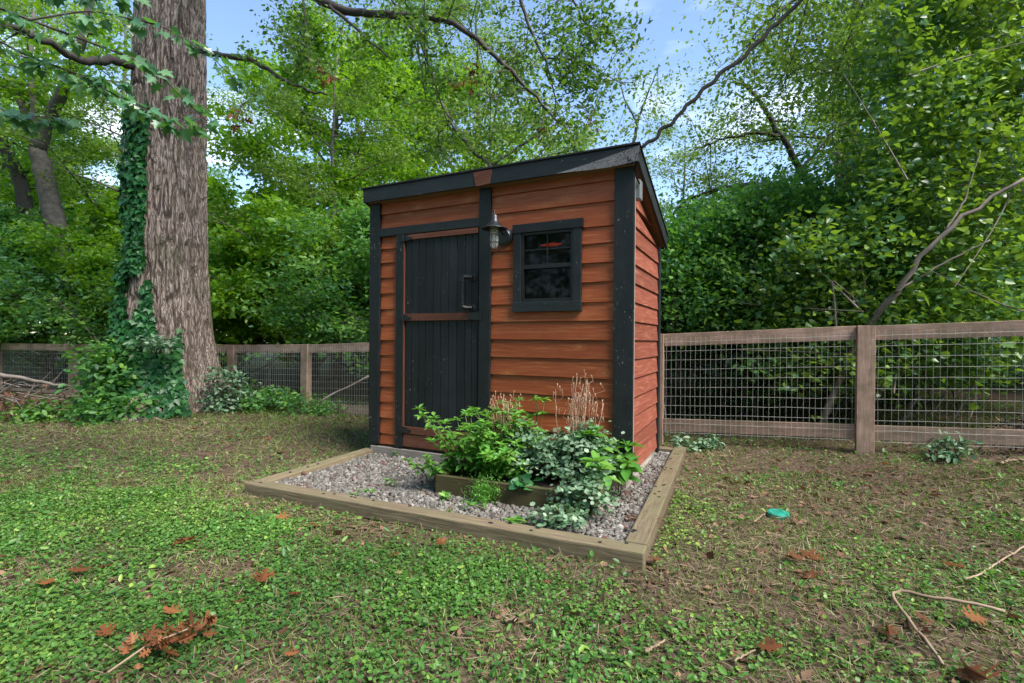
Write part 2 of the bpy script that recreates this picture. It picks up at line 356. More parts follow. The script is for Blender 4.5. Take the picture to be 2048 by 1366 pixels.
def bark_mat():
    d = Nd('furrowed bark', .9, .15); t = d.attr('rim').outputs['Fac']; o = d.n('TexCoord').outputs['Object']
    n1 = d.noise(d.mapped(o, (14, 14, 3)), 2.5, 6, .65); n2 = d.noise(o, 1.1, 4, .6)
    c = d.ramp(n1, [(.3, (.20, .15, .13)), (.55, (.37, .295, .26)), (.75, (.50, .42, .38))])
    c = d.mix(d.rng_(t, .05, .5), (.085, .062, .052), c)  # furrows darker: deeper-toned wood, plus crevice shade put into the colour
    c = d.mix(d.rng_(n2, .5, .72, 0, .5), c, (.13, .14, .08))
    vo = d.n('TexVoronoi', _feature='DISTANCE_TO_EDGE', Scale=1.0); wn_ = d.noise(o, 9, 3); ad = d.n('VectorMath', _operation='MULTIPLY_ADD'); d.l(wn_, ad.inputs[0]); ad.inputs[1].default_value = (.05, .05, .1); d.l(o, ad.inputs[2]); d.l(d.mapped(ad.outputs[0], (30, 30, 3.2)), vo.inputs['Vector'])
    ck = d.rng_(vo.outputs[0], 0, .13); c = d.mix(ck, (.12, .09, .078), c)
    hh = d.n('Math', _operation='ADD'); d.l(n1, hh.inputs[0]); d.l(ck, hh.inputs[1])
    d.base(c); d.bump(hh.outputs[0], .8, .015); return d.m
M['bark'] = bark_mat()
def soil_mat():
    d = Nd('soil and moss', .95, .1); p = d.n('NewGeometry').outputs['Position']
    n1 = d.noise(p, 38, 6, .7); n2 = d.noise(p, 1.6, 5, .6); n3 = d.noise(p, 7, 4, .6)
    c = d.ramp(n1, [(.3, (.035, .024, .018)), (.5, (.09, .06, .045)), (.72, (.21, .15, .115))])
    c = d.mix(d.rng_(n2, .48, .66, 0, .35), c, (.07, .085, .03)); c = d.mix(d.rng_(n3, .52, .7, 0, .4), c, (.19, .145, .10))
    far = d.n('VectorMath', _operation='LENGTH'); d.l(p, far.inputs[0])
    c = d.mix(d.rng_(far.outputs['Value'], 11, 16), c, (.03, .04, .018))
    d.base(c); d.bump(n1, .7, .02); return d.m
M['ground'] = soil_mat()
def stone_mat():
    d = Nd('crushed stone', .85, .25); t = d.attr('tint').outputs['Fac']
    c = d.ramp(t, [(0, (.045, .038, .038)), (.35, (.12, .112, .10)), (.65, (.20, .19, .172)), (.93, (.37, .36, .335)), (1, (.10, .035, .025))])
    n1 = d.noise(d.n('TexCoord').outputs['Object'], 60, 4, .6); c = d.mix(d.rng_(n1, .3, .7, 0, .4), c, (.16, .14, .135))
    d.base(c); return d.m
M['stone'] = stone_mat()

# ------------------------------------------------------------------ ground (one sheet to the horizon)
def axis(lo, hi, step, far):
    a = list(np.arange(lo, hi+1e-6, step)); s = step; x = hi
    while x < far: s *= 1.35; x += s; a.append(x)
    s = step; x = lo; pre = []
    while x > -far: s *= 1.35; x -= s; pre.append(x)
    return np.array(pre[::-1]+a)
gx = axis(-11, 8, .06, 600); gy = axis(.6, 12.5, .06, 600)
XX, YY = np.meshgrid(gx, gy); ZZ = gz(XX, YY)
V = np.stack([XX.ravel(), YY.ravel(), ZZ.ravel()], 1); nx, ny = len(gx), len(gy)
ii, jj = np.meshgrid(np.arange(nx-1), np.arange(ny-1)); b0 = (jj*nx+ii).ravel()
lp = np.stack([b0, b0+1, b0+1+nx, b0+nx], 1).ravel()
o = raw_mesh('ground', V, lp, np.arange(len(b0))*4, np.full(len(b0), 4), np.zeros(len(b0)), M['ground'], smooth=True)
tag(o, kind='structure')

# ------------------------------------------------------------------ the shed (local x = along the front, y = into the shed)
YAW = 1.1127; SW, SD, Z0 = 2.623, 1.194, .165
SC = np.array([.927, 3.798]); SL = np.array([-math.sin(YAW), math.cos(YAW)]); SB = np.array([math.cos(YAW), math.sin(YAW)])
SO = SC + SL*SW; SROT = YAW-math.pi/2
def sw(x, y, z=0): p = SO - SL*x + SB*y; return np.array([p[0], p[1], z])
shed = empty('garden_shed', (SO[0], SO[1], 0), SROT)
tag(shed, 'small garden shed with red brown cedar siding and black trim', 'shed')
def part(name, boxes, mat, parent=shed, bevel=.003):
    m = MB()
    for x0, x1, y0, y1, z0, z1 in boxes: m.box(((x0+x1)/2, (y0+y1)/2, (z0+z1)/2), (x1-x0, y1-y0, z1-z0))
    return m.build(name, mat, parent, bevel=bevel)
HF, HB = 2.545, 2.10                          # wall heights, front and back
def board(m, x0, x1, z0, z1, jit=.0015):      # bevelled siding board: thick at its lower edge
    d0 = random.uniform(-jit, jit); a = .018+d0; z1 += .02; k = random.uniform(-.002, .002)
    m.prism8([(x0, a, z0+k), (x1, a, z0-k), (x1, a+.022, z0-k), (x0, a+.022, z0+k), (x0, a+.017, z1+k), (x1, a+.017, z1-k), (x1, a+.024, z1-k), (x0, a+.024, z1+k)])
rowsR = [Z0-.01, .279, .432, .585, .738, .891, 1.044, 1.198, 1.351, 1.5, 1.661, 1.814, 1.966, 2.102, 2.294, 2.455, HF+.01]
rowsL = [Z0-.01, .26, .415, .57, .72, .874, 1.03, 1.181, 1.337, 1.486, 1.639, 1.793, 1.942, 2.078, 2.20, 2.27, 2.42, HF+.01]
WX0, WX1, WZ0, WZ1 = 1.66, 2.14, 1.50, 2.10    # window opening
m = MB()
for a, b in zip(rowsR[:-1], rowsR[1:]):
    if b <= WZ0 or a >= WZ1: board(m, 1.36, 2.49, a, b)
    elif a < WZ0 < b: board(m, 1.36, 2.49, a, WZ0)
    elif a < WZ1 < b: board(m, 1.36, WX0, a, b); board(m, WX1, 2.49, a, b); board(m, WX0, WX1, WZ1, b)
    else: board(m, 1.36, WX0, a, b); board(m, WX1, 2.49, a, b)
for a, b in zip(rowsL[:-1], rowsL[1:]):
    if b <= 2.21: board(m, .12, .345, a, b)
    elif a > 2.25: board(m, .12, 1.26, a, b)
m.build('front_siding', M['cedar'], shed)
def side_siding(name, xs, sgn, mat):
    m = MB(); z = -.003+Z0; rows = [Z0-.01]+[.297+.15*k for k in range(0, 16)]
    for a, b in zip(rows[:-1], rows[1:]):
        topA = lambda y: HF-(HF-HB)*y/SD
        if a >= HF: break
        y1 = SD-.02 if topA(SD) > a else min(SD-.02, (HF-a)/(HF-HB)*SD)
        y0 = .03
        k = random.uniform(-.002, .002); ztop = b+.02
        zt0 = min(ztop, topA(y0)); zt1 = min(ztop, topA(y1)); 
        if y1-y0 < .05: continue
        ym = None
        e = lambda q: xs+sgn*q
        m.prism8([(e(.022), y0, a+k), (e(.022), y1, a-k), (e(0), y1, a-k), (e(0), y0, a+k), (e(.006), y0, zt0), (e(.006), y1, max(zt1, a+.002)), (e(0), y1, max(zt1, a+.002)), (e(0), y0, zt0)])
    return m.build(name, mat, shed)
side_siding('side_siding', SW-.035, 1, M['cedar_side']); side_siding('side_siding', .035, -1, M['cedar_side'])
m = MB()
for k in range(13): m.box((SW/2, SD-.01, Z0+.075+.15*k), (SW-.1, .02, .148))
m.build('rear_siding', M['cedar_side'], shed)
part('inner_wall', [(.05, .37, .05, .06, Z0, 2.5), (.37, 1.3, .07, .08, Z0, 2.5), (1.3, WX0-.01, .05, .06, Z0, 2.5), (WX1+.01, SW-.06, .05, .06, Z0, 2.5), (WX0-.01, WX1+.01, .05, .06, Z0, WZ0-.01), (WX0-.01, WX1+.01, .05, .06, WZ1+.01, 2.5),
     (.05, .06, .06, SD-.03, Z0, 2.1), (SW-.06, SW-.05, .06, SD-.03, Z0, 2.1), (.05, SW-.05, SD-.04, SD-.03, Z0, 2.1)], M['inner'], bevel=0)
part('floor', [(.03, SW-.03, .045, SD-.03, Z0-.03, Z0)], M['inner'], bevel=0)
# corner boards
part('corner_post', [(0, .127, -.004, .034, Z0-.01, HF-.005)], M['black'])
part('corner_post', [(2.47, SW, -.004, .034, Z0-.02, HF-.005)], M['black'])
part('corner_post', [(SW-.032, SW-.001, SD-.055, SD+.02, Z0-.06, HB+.02)], M['black'])
part('corner_post', [(.001, .032, SD-.055, SD+.02, Z0-.06, HB+.02)], M['black'])
m = MB(); m.box((SW-.013, .030+.012, (Z0+HF)/2-.02), (.026, .018, HF-Z0-.04)); m.build('corner_edge', M['skid'], shed)
part('center_post', [(1.257, 1.372, -.003, .03, Z0-.01, HF-.003)], M['black'])
part('header', [(.128, 1.256, -.006, .03, 2.195, 2.275)], M['black'])
part('door_jamb', [(.332, .418, -.005, .032, Z0-.02, 2.194)], M['black'])
part('door_sill', [(.42, 1.256, .006, .045, Z0-.005, .278)], M['brown'])
part('skid', [(.03, SW-.04, -.008, .12, .0, Z0-.035)], M['skid']); part('skid', [(.05, SW-.04, SD-.14, SD-.05, .0, Z0-.035)], M['skid'])
part('skid', [(SW-.12, SW-.045, .12, SD-.14, .0, Z0-.035)], M['skid'])
# door
door = part('door', [], M['door']); bpy.data.objects.remove(door)
xs = [.432, .502, .575, .648, .725, .805, .888, .972, 1.062, 1.148, 1.236]
m = MB()
xs = [.432, .510, .592, .672, .760, .842, .930, 1.018, 1.106, 1.176, 1.243]
for a, b in zip(xs[:-1], xs[1:]): m.box(((a+b)/2, .024+random.uniform(-.001, .001), 1.22), (b-a-.005, .016, 1.90))
m.box((.8375, .04, 1.22), (.81, .012, 1.90))
door = m.build('door', M['door'], shed, bevel=.002)
def dpart(name, boxes, mat, bevel=.002): return part(name, boxes, mat, door, bevel)
dpart('door_rail', [(.436, 1.243, -.004, .0145, 2.140, 2.188)], M['brown']); dpart('door_rail', [(.436, 1.16, -.004, .0145, 1.366, 1.432)], M['brown']); dpart('door_rail', [(.436, 1.243, -.004, .0145, .287, .353)], M['brown'])
dpart('door_edge', [(.421, .4285, -.002, .03, .285, 2.185)], M['brown'], 0)
def hinge(x, z, s=1):
    m = MB(); m.tube([(x, -.012, z-.038), (x, -.012, z+.038)], .0065, 8)
    P = [(x, z-.03), (x+s*.05, z-.03), (x+s*.10, z-.012), (x+s*.10, z+.004), (x+s*.055, z+.006), (x+s*.055, z+.022), (x, z+.03)]
    n = len(P); b = len(m.v)
    for y in (-.009, -.0045):
        for px, pz in P: m.v.append(np.array([px, y, pz]))
    m.face([b+i for i in range(n)], [(0, 0, 0)]*n, .5); m.face([b+n+i for i in range(n)][::-1], [(0, 0, 0)]*n, .5)
    for i in range(n): j = (i+1) % n; m.face([b+i, b+j, b+n+j, b+n+i], [(0, 0, 0)]*4, .5)
    m.box((x-s*.02, -.007, z), (.03, .006, .062))
    return m.build('hinge', M['iron'], door)
hinge(.424, 2.160); hinge(.424, 1.398); hinge(.424, .322); 
m = MB(); m.box((1.205, -.006, 1.40), (.085, .018, .066)); m.box((1.272, -.009, 1.40), (.032, .012, .07)); m.tube([(1.25, -.014, 1.365), (1.25, -.014, 1.435)], .006, 8); m.build('latch', M['iron'], door, bevel=.002)
m = MB(); hx = 1.135
m.tube([(hx, -.075, 1.50), (hx, -.075, 1.72)], .0145, 12)
for z in (1.475, 1.745):
    s_ = 1 if z > 1.6 else -1
    m.tube([(hx, -.075, z-s_*.035), (hx, -.075, z-s_*.012), (hx+.012, -.068, z), (hx+.03, -.05, z+.002*s_), (hx+.05, -.016, z)], [.02, .021, .023, .019, .019], 12)
    m.tube([(hx, -.075, z-s_*.04), (hx, -.075, z-s_*.028)], .0235, 12)
    m.lathe([(.001, .0), (.036, .0), (.036, .009), (.024, .012), (.024, .022), (.001, .022)], (hx+.053, .0155, z), (-.0, -1, 0), 18)
m.build('handle', M['iron'], door, smooth=False)
# window
win = part('window', [(WX0-.062, WX0+.008, -.006, .03, WZ0-.04, WZ1+.01), (WX1-.008, WX1+.062, -.006, .03, WZ0-.04, WZ1+.01), (WX0-.07, WX1+.075, -.012, .032, WZ1, WZ1+.075), (WX0-.068, WX1+.066, -.010, .032, WZ0-.07, WZ0+.012)], M['black'])
m = MB(); zm = 1.81
for a in ((WX0+.008, WX0+.03, WZ0+.012, WZ1), (WX1-.03, WX1-.008, WZ0+.012, WZ1), (WX0+.03, WX1-.03, WZ1-.022, WZ1), (WX0+.03, WX1-.03, zm-.016, zm+.018), (WX0+.03, WX1-.03, WZ0+.012, WZ0+.042)):
    m.box(((a[0]+a[1])/2, .021, (a[2]+a[3])/2), (a[1]-a[0], .026, a[3]-a[2]))
m.build('sash', M['iron'], win)
xm = (WX0+WX1)/2
m = MB(); m.box((xm, .027, (zm+WZ1)/2), (.010, .012, WZ1-zm-.04)); m.box((xm, .0272, (zm+WZ1)/2-.002), (WX1-WX0-.06, .0115, .010))
m.box((xm, .045, (zm+WZ0)/2+.01), (.010, .010, zm-WZ0-.05)); m.box((xm, .0452, (zm+WZ0)/2+.01), (WX1-WX0-.06, .0095, .010)); m.build('muntin', M['iron'], win)
m = MB(); m.box((xm, .030, (zm+WZ1)/2), (WX1-WX0-.06, .003, WZ1-zm-.04)); m.build('upper_pane', M['glass'], win)
m = MB(); m.box((xm, .036, (zm+WZ0)/2+.012), (WX1-WX0-.06, .003, zm-WZ0-.058)); m.build('lower_pane', M['glass'], win)
# roof: fascia, rakes, soffit, roofing
def top(y): return 2.665-(2.665-2.225)*(y+.06)/(SD+.12+.06)
YB = SD+.10
m = MB()
def slab(m, x0, x1, y0, y1, t0, t1):          # sloping slab between offsets t0 and t1 below the roof line
    m.prism8([(x0, y0, top(y0)+t0), (x1, y0, top(y0)+t0), (x1, y1, top(y1)+t0), (x0, y1, top(y1)+t0), (x0, y0, top(y0)+t1), (x1, y0, top(y0)+t1), (x1, y1, top(y1)+t1), (x0, y1, top(y1)+t1)])
slab(m, -.045, SW+.055, -.072, YB+.02, .002, .014); m.build('roofing', M['roof'], shed)
m = MB(); slab(m, -.012, SW+.022, -.037, YB-.02, -.115, -.095); m.build('soffit', M['soffit'], shed)
def fbox(m, x0, x1, z0, z1): m.box(((x0+x1)/2, -.05, (z0+z1)/2), (x1-x0, .025, z1-z0))
m = MB(); fbox(m, -.035, 1.245, 2.535, 2.662); m.build('fascia', M['black'], shed, bevel=.002)
m = MB(); fbox(m, 1.385, SW+.045, 2.535, 2.662); m.build('fascia', M['black'], shed, bevel=.002)
m = MB(); P = [(1.235, -.066, 2.650), (1.412, -.066, 2.655), (1.412, -.038, 2.655), (1.235, -.038, 2.650)]
m.prism8([(1.255, -.068, 2.53), (1.395, -.068, 2.534), (1.395, -.038, 2.534), (1.255, -.038, 2.53), (1.228, -.068, 2.658), (1.418, -.068, 2.658), (1.418, -.038, 2.658), (1.228, -.038, 2.658)]); m.build('keystone', M['brown'], shed, bevel=.002)
for xr in ((SW+.022, SW+.045), (-.035, -.012)):
    m = MB(); slab(m, xr[0], xr[1], -.0365, YB, -.125, -.001); m.build('rake_board', M['black'], shed, bevel=.002)
m = MB(); m.box((SW/2, YB-.01, top(YB)-.065), (SW+.03, .02, .12)); m.build('rear_fascia', M['black'], shed)
# wall lantern, bolted to the centre post and siding
lx, lz = 1.50, 2.085
m = MB(); m.lathe([(.001, 0), (.082, 0), (.082, .008), (.070, .016), (.066, .016), (.058, .024), (.001, .024)], (lx, .014, lz), (0, -1, 0), 28)
m.tube([(lx, -.01, lz+.02), (lx, -.06, lz+.05), (lx, -.12, lz+.085), (lx, -.165, lz+.105)], .010, 10)
lan = m.build('wall_lantern', M['lampmetal'], shed, smooth=False)
cx, cyl, cz = lx, -.17, lz
m = MB(); m.lathe([(.001, .215), (.008, .212), (.010, .20), (.006, .19), (.012, .182), (.026, .175), (.034, .155), (.036, .13), (.042, .115), (.070, .085), (.100, .062), (.104, .055), (.100, .056), (.066, .078), (.036, .10), (.001, .105)], (cx, cyl, cz-.025), (0, 0, 1), 32)
m.build('lamp_shade', M['lampmetal'], lan, smooth=True)
m = MB(); m.lathe([(.036, .075), (.037, 0), (.036, -.07), (.030, -.095), (.016, -.108), (.001, -.112)], (cx, cyl, cz-.02), (0, 0, 1), 24); m.build('lamp_glass', M['lampglass'], lan, smooth=True)
m = MB()
for k in range(6):
    a = k*math.pi/3+.3; c, s = math.cos(a), math.sin(a); m.tube([(cx+c*r, cyl+s*r, cz-.02+h) for r, h in ((.042, .07), (.042, -.06), (.034, -.098), (.018, -.115), (.003, -.12))], .0016, 5)
for h in (-.0, -.06): m.lathe([(.0405, h-.002), (.0435, h-.002), (.0435, h+.002), (.0405, h+.002)], (cx, cyl, cz-.02), (0, 0, 1), 24)
m.build('lamp_cage', M['lampmetal'], lan)
m = MB(); m.lathe([(.001, .0), (.012, .0), (.018, -.03), (.019, -.05), (.012, -.066), (.001, -.07)], (cx, cyl, cz+.04), (0, 0, 1), 16); m.build('bulb', M['lampglass'], lan, smooth=True)
# junction box on the side wall
part('junction_box', [(SW-.012, SW+.034, .045, .135, 2.29, 2.44)], M['boxgrey'], bevel=.006)
# red lamp inside
rl = MB(); rl.lathe([(.001, -.10), (.006, -.10), (.012, -.06), (.017, 0), (.012, .06), (.006, .10), (.001, .10)], (0, 0, 0), (1, 0, 0), 14); p = sw(1.80, .36, 2.055)
rl = rl.build('shed_lamp', M['redlamp']); rl.location = p; rl.rotation_euler = (0, 0, SROT); tag(rl, 'glowing red tube lamp inside the shed behind the upper window pane', 'lamp')

# ------------------------------------------------------------------ cobweb, cable
m = MB(); N_ = 14
W0 = []
for i in range(N_+1):
    u = i/N_; x = 1.95+(SW+.05-1.95)*u; hgt = .125*u**1.3
    dep = -.068-.03*math.sin(u*2.6)*u
    W0.append((sw(x, -.0645, 2.535+hgt), sw(x, dep-.010, 2.53-.035*math.sin(u*math.pi)*u+.004)))
for a in W0: m.v.extend(a)
for i in range(N_): m.face([2*i, 2*i+1, 2*i+3, 2*i+2], [(i*.1, 0, 0), (i*.1, .1, 0), (i*.1+.1, .1, 0), (i*.1+.1, 0, 0)], .5)
o = m.build('cobweb', M['web'], smooth=True); tag(o, 'grey cobweb sheet stretched over the fascia at the shed roof corner', 'cobweb')
cab = []
pc = [(1283, 300, 3.75), (1300, 278, 3.9), (1330, 255, 4.05), (1352, 238, 4.15), (1378, 205, 4.35), (1402, 180, 4.5), (1440, 152, 4.75), (1470, 122, 5.0), (1497, 105, 5.2), (1530, 68, 5.5), (1556, 45, 5.7), (1600, -4, 6.1), (1660, -60, 6.6), (1800, -190, 8)]
for i, q in enumerate(pc): cab.append(at(q[0]+(4 if i % 2 else -3), q[1]+(3 if i % 3 else -3), q[2]))
cab = np.array(cab); t_ = np.linspace(0, len(cab)-1, 60); cabs = np.stack([np.interp(t_, range(len(cab)), cab[:, k]) for k in range(3)], 1)
k_ = np.array([.25, .5, .25])
for _ in range(3): cabs[1:-1] = .25*cabs[:-2]+.5*cabs[1:-1]+.25*cabs[2:]
cabs[:, 0] += .012*np.sin(np.arange(60)*1.3); cabs[:, 2] += .010*np.sin(np.arange(60)*.9)
m = MB(); m.tube(cabs, np.linspace(.013, .026, 60), 8)
e0 = sw(SW+.03, -.04, 2.56); m.tube([cabs[0], sw(SW+.052, -.075, 2.60), sw(SW+.03, -.085, 2.52), sw(SW+.01, -.03, 2.49), sw(SW+.012, .02, 2.44), sw(SW+.03, .04, 2.40)], .006, 6)
for k in range(14):
    a = sw(SW-.02+random.uniform(-.03, .05), -.085, 2.55+random.uniform(-.03, .04)); m.tube([a, a+np.array([random.uniform(-.05, .04), -.01, random.uniform(-.05, .05)])], .002, 4)
o = m.build('power_cable', M['cable'], smooth=True); tag(o, 'dark slack cable running from the trees to the shed roof corner', 'cable')

# ------------------------------------------------------------------ timber border, gravel
FLc = np.array([-2.02, 3.75]); ux = unit(np.array([2.71, -1.19])); uy = np.array([-ux[1], ux[0]]); BL, BD = 2.96, 2.79
def bw(x, y, z=0): p = FLc+ux*x+uy*y; return np.array([p[0], p[1], z])
border = empty('timber_border', tuple(bw(0, 0, 0)))
def loc(parent, o): o.matrix_parent_inverse = Matrix.Translation(parent.location).inverted(); return o
bpy.context.view_layer.update()
tag(border, 'mossy timber border laid flat around the gravel bed under the shed', 'border')
def timber(a, b, w=.118, h=.095, z=.0):
    m = MB(); n = 7; a = np.array(a, float); b = np.array(b, float); m.beam(a+[0, 0, h/2+z], b+[0, 0, h/2+z], w, h); o = m.build('timber', M['timber'], border, bevel=.008)
    o.matrix_parent_inverse = Matrix.Translation(border.location).inverted(); return o
timber(bw(0, .059), bw(BL, .059)); timber(bw(.059, .12), bw(.059, BD), h=.092); timber(bw(BL-.062, .12), bw(BL-.062, BD), h=.10); timber(bw(.12, BD-.059), bw(BL-.123, BD-.059), h=.085)
m = MB()
for k in range(34):
    sid = random.choice([0, 0, 1, 1, 2]); 
    p = bw(random.uniform(.1, BL-.1), .07+random.uniform(-.03, .03)) if sid == 0 else bw(BL-.075+random.uniform(-.03, .03), random.uniform(.2, BD-.1)) if sid == 1 else bw(.07, random.uniform(.2, BD-.1))
    m = MB(); m.lathe([(.001, .001), (.011, .001), (.011, -.01), (.001, -.01)], p+[0, 0, .097 if sid != 1 else .102], (0, 0, 1), 8)
    o = m.build('nail_head', M['mulch'], border); o.matrix_parent_inverse = Matrix.Translation(border.location).inverted()

def in_border(x, y, pad=0.0):
    dx, dy = x-FLc[0], y-FLc[1]; a = dx*ux[0]+dy*ux[1]; b = dx*uy[0]+dy*uy[1]
    return (a > pad) & (a < BL-pad) & (b > pad) & (b < BD-pad)
def in_shed(x, y, pad=0.0):
    dx, dy = x-SO[0], y-SO[1]; a = -(dx*SL[0]+dy*SL[1]); b = dx*SB[0]+dy*SB[1]
    return (a > -pad) & (a < SW+pad) & (b > -pad) & (b < SD+pad)
PF = np.array([-.558, 3.648]); px_ = unit(np.array([1.065, -.44])); py_ = np.array([-px_[1], px_[0]]); PL, PD, PT = 1.17, .66, .20
def pw(x, y, z=0): p = PF+px_*x+py_*y; return np.array([p[0], p[1], z])
def in_planter(x, y, pad=0.0):
    dx, dy = x-PF[0], y-PF[1]; a = dx*px_[0]+dy*px_[1]; b = dx*py_[0]+dy*py_[1]
    return (a > -pad) & (a < PL+pad) & (b > -pad) & (b < PD+pad)
ico = []
ph = (1+5**.5)/2
iv = unit(np.array([(-1, ph, 0), (1, ph, 0), (-1, -ph, 0), (1, -ph, 0), (0, -1, ph), (0, 1, ph), (0, -1, -ph), (0, 1, -ph), (ph, 0, -1), (ph, 0, 1), (-ph, 0, -1), (-ph, 0, 1)], float))
ifc = np.array([(0, 11, 5), (0, 5, 1), (0, 1, 7), (0, 7, 10), (0, 10, 11), (1, 5, 9), (5, 11, 4), (11, 10, 2), (10, 7, 6), (7, 1, 8), (3, 9, 4), (3, 4, 2), (3, 2, 6), (3, 6, 8), (3, 8, 9), (4, 9, 5), (2, 4, 11), (6, 2, 10), (8, 6, 7), (9, 8, 1)])
n = 36000
P = rng.uniform([-2.1, 2.4], [2.0, 6.4], (n*3, 2)); k = in_border(P[:, 0], P[:, 1], .11) & ~in_shed(P[:, 0], P[:, 1], -.06) & ~in_planter(P[:, 0], P[:, 1], -.02); P = P[k][:n]; n = len(P)
sz = rng.gamma(3.0, .0028, n)+.003
Vv = iv[None]*rng.uniform(.6, 1.25, (n, 12, 1)); A = rng.normal(size=(n, 3, 3)); Q, _ = np.linalg.qr(A); sc3 = rng.uniform(.55, 1.3, (n, 1, 3))
Vv = np.einsum('nij,njk->nik', Vv*sc3, Q)*sz[:, None, None]; Vv[:, :, 2] *= .8
Cz = .045+.012*(fbm(P[:, 0]*3, P[:, 1]*3, 9)-.5)*2+rng.uniform(0, .012, n)
Vv += np.concatenate([P, Cz[:, None]], 1)[:, None, :]
lp = (ifc.ravel()[None]+(np.arange(n)*12)[:, None]).ravel()
tint = np.clip(rng.beta(2.2, 2.4, n), 0, .93); tint[rng.random(n) < .05] = 1
o = raw_mesh('gravel', Vv.reshape(-1, 3), lp, np.arange(n*20)*3, np.full(n*20, 3), np.repeat(tint, 20), M['stone']); tag(o, kind='stuff', label='grey crushed stone gravel inside the timber border', cat='gravel')
m = MB(); q = [bw(.13, .13, .044), bw(BL-.14, .13, .044), bw(BL-.14, BD-.13, .044), bw(.13, BD-.13, .044)]; m.v.extend(q); m.face([0, 1, 2, 3], [(0, 0, 0)]*4, .3)
o = m.build('gravel_bed', M['mulch']); tag(o, kind='structure')

# ------------------------------------------------------------------ planter and its plants
pl = empty('planter_box', tuple(pw(0, 0, 0))); tag(pl, 'low wooden planter box on the gravel against the shed front', 'planter')
def pbox(name, a, b, w, h, mat, z0=.045):
    m = MB(); m.beam(np.array(a)+[0, 0, z0+h/2], np.array(b)+[0, 0, z0+h/2], w, h); o = m.build(name, mat, pl, bevel=.004); o.matrix_parent_inverse = Matrix.Translation(pl.location).inverted(); return o
pbox('front_board', pw(0, .019), pw(PL, .019), .038, .15, M['planter']); pbox('rear_board', pw(0, PD-.019), pw(PL, PD-.019), .038, .15, M['planter'])
pbox('end_board', pw(.019, .04), pw(.019, PD-.04), .036, .148, M['planter']); pbox('end_board', pw(PL-.019, .04), pw(PL-.019, PD-.04), .036, .153, M['timber'])
pbox('soil', pw(.04, PD/2), pw(PL-.04, PD/2), PD-.08, .11, M['soil'])

def whorl_plant(name, base, stems, mat, label, L=(.05, .085), group=None, cat='plant', hmin=.25, hmax=.5, spread=.12, width=.8, per=8, nod=4):
    e = empty(name, tuple(base)); tag(e, label, cat, group)
    m = MB(); C = []; Y = []; Nn = []; S = []
    for i in range(stems):
        a = random.uniform(0, 6.283); r = spread*math.sqrt(random.random()); b = np.array([r*math.cos(a), r*math.sin(a), 0])
        h = random.uniform(hmin, hmax); lean = np.array([b[0]*1.2+random.gauss(0, .05), b[1]*1.2+random.gauss(0, .05), 0])
        pts = [b+lean*t*t+np.array([0, 0, h*t]) for t in (0, .35, .7, 1)]; m.tube(pts, [.005, .0045, .004, .003], 5, t=.5)
        for q in range(nod):
            t = 1-q*.2; p = b+lean*t*t+np.array([0, 0, h*t]); k = per if q == 0 else max(3, per-3); a0 = random.random()*6
            for w in range(k):
                aa = a0+w*6.283/k+random.gauss(0, .15); el = (.55 if q == 0 and w % 2 else .1)-.25*(q > 1)+random.gauss(0, .15)
                C.append(p+[0, 0, random.uniform(-.012, .012)]); Y.append((math.cos(aa)*math.cos(el), math.sin(aa)*math.cos(el), math.sin(el))); Nn.append((random.gauss(0, .2), random.gauss(0, .2), 1)); S.append(random.uniform(*L)*(1 if q else .85))
    m.build('stem', M['stem'], e, smooth=True)
    leaves('foliage', np.array(C), np.array(Y), np.array(Nn), np.array(S), 'oval' if width > .9 else 'lance', rng.random(len(C)), mat, e, width=np.full(len(C), 1.6 if width <= .9 else 1))
    return e
def leaflet_plant(name, base, size, n, mat, label, lf=(.022, .040), cat='plant', shape='lobed', flat=.5, droop=0.0, clusters=60):
    e = empty(name, tuple(base)); tag(e, label, cat)
    size = np.array(size); m = MB(); C = []; Nn = []; Y = []; S = []; T = []
    for i in range(clusters):
        d = unit(rng.normal(size=3)); d[2] = abs(d[2]) if droop == 0 else d[2]; rr = rng.uniform(.45, 1)**.6
        p = d*size*rr+[0, 0, size[2]*.25]; b = np.array([p[0]*.3, p[1]*.3, 0 if droop == 0 else size[2]*.6])
        mid = (b+p)/2+[0, 0, .04+random.random()*.03]; m.tube([b, mid, p], [.002, .0015, .001], 4, t=.5)
        tone = rng.normal(.5, .22)
        for w in range(n//clusters):
            q = p+rng.normal(size=3)*[.04, .04, .018]; C.append(q); Nn.append(unit(np.array([d[0]*.6, d[1]*.6, 1])+rng.normal(size=3)*flat)); Y.append(rng.normal(size=3)*[1, 1, .3]); S.append(rng.uniform(*lf)); T.append(np.clip(tone+rng.normal()*.15, 0, 1))
    m.build('stem', M['stem'], e, smooth=True)
    leaves('foliage', np.array(C), np.array(Y), np.array(Nn), np.array(S), shape, np.array(T), mat, e)
    return e
whorl_plant('balsam_plant', pw(.18, .34, .15), 46, M['lf_balsam'], 'bright green leafy balsam bush at the left end of the planter', hmin=.22, hmax=.48, spread=.20, nod=5)
whorl_plant('balsam_plant', pw(.40, .30, .15), 28, M['lf_balsam'], 'yellow green balsam leaning over the planter front board', hmin=.14, hmax=.34, spread=.14, nod=4)
whorl_plant('balsam_plant', pw(-.02, .10, .12), 7, M['lf_balsam'], 'small light green balsam spilling over the left planter corner', hmin=.10, hmax=.24, spread=.10, nod=3)
whorl_plant('balsam_plant', pw(.36, .52, .15), 16, M['lf_balsam'], 'tall dark green balsam at the back of the planter against the door', hmin=.40, hmax=.56, spread=.12, nod=4)
whorl_plant('balsam_plant', pw(.60, .60, .15), 2, M['lf_balsam'], 'single tall leafy stem rising in front of the red siding', hmin=.52, hmax=.58, spread=.03, nod=2)
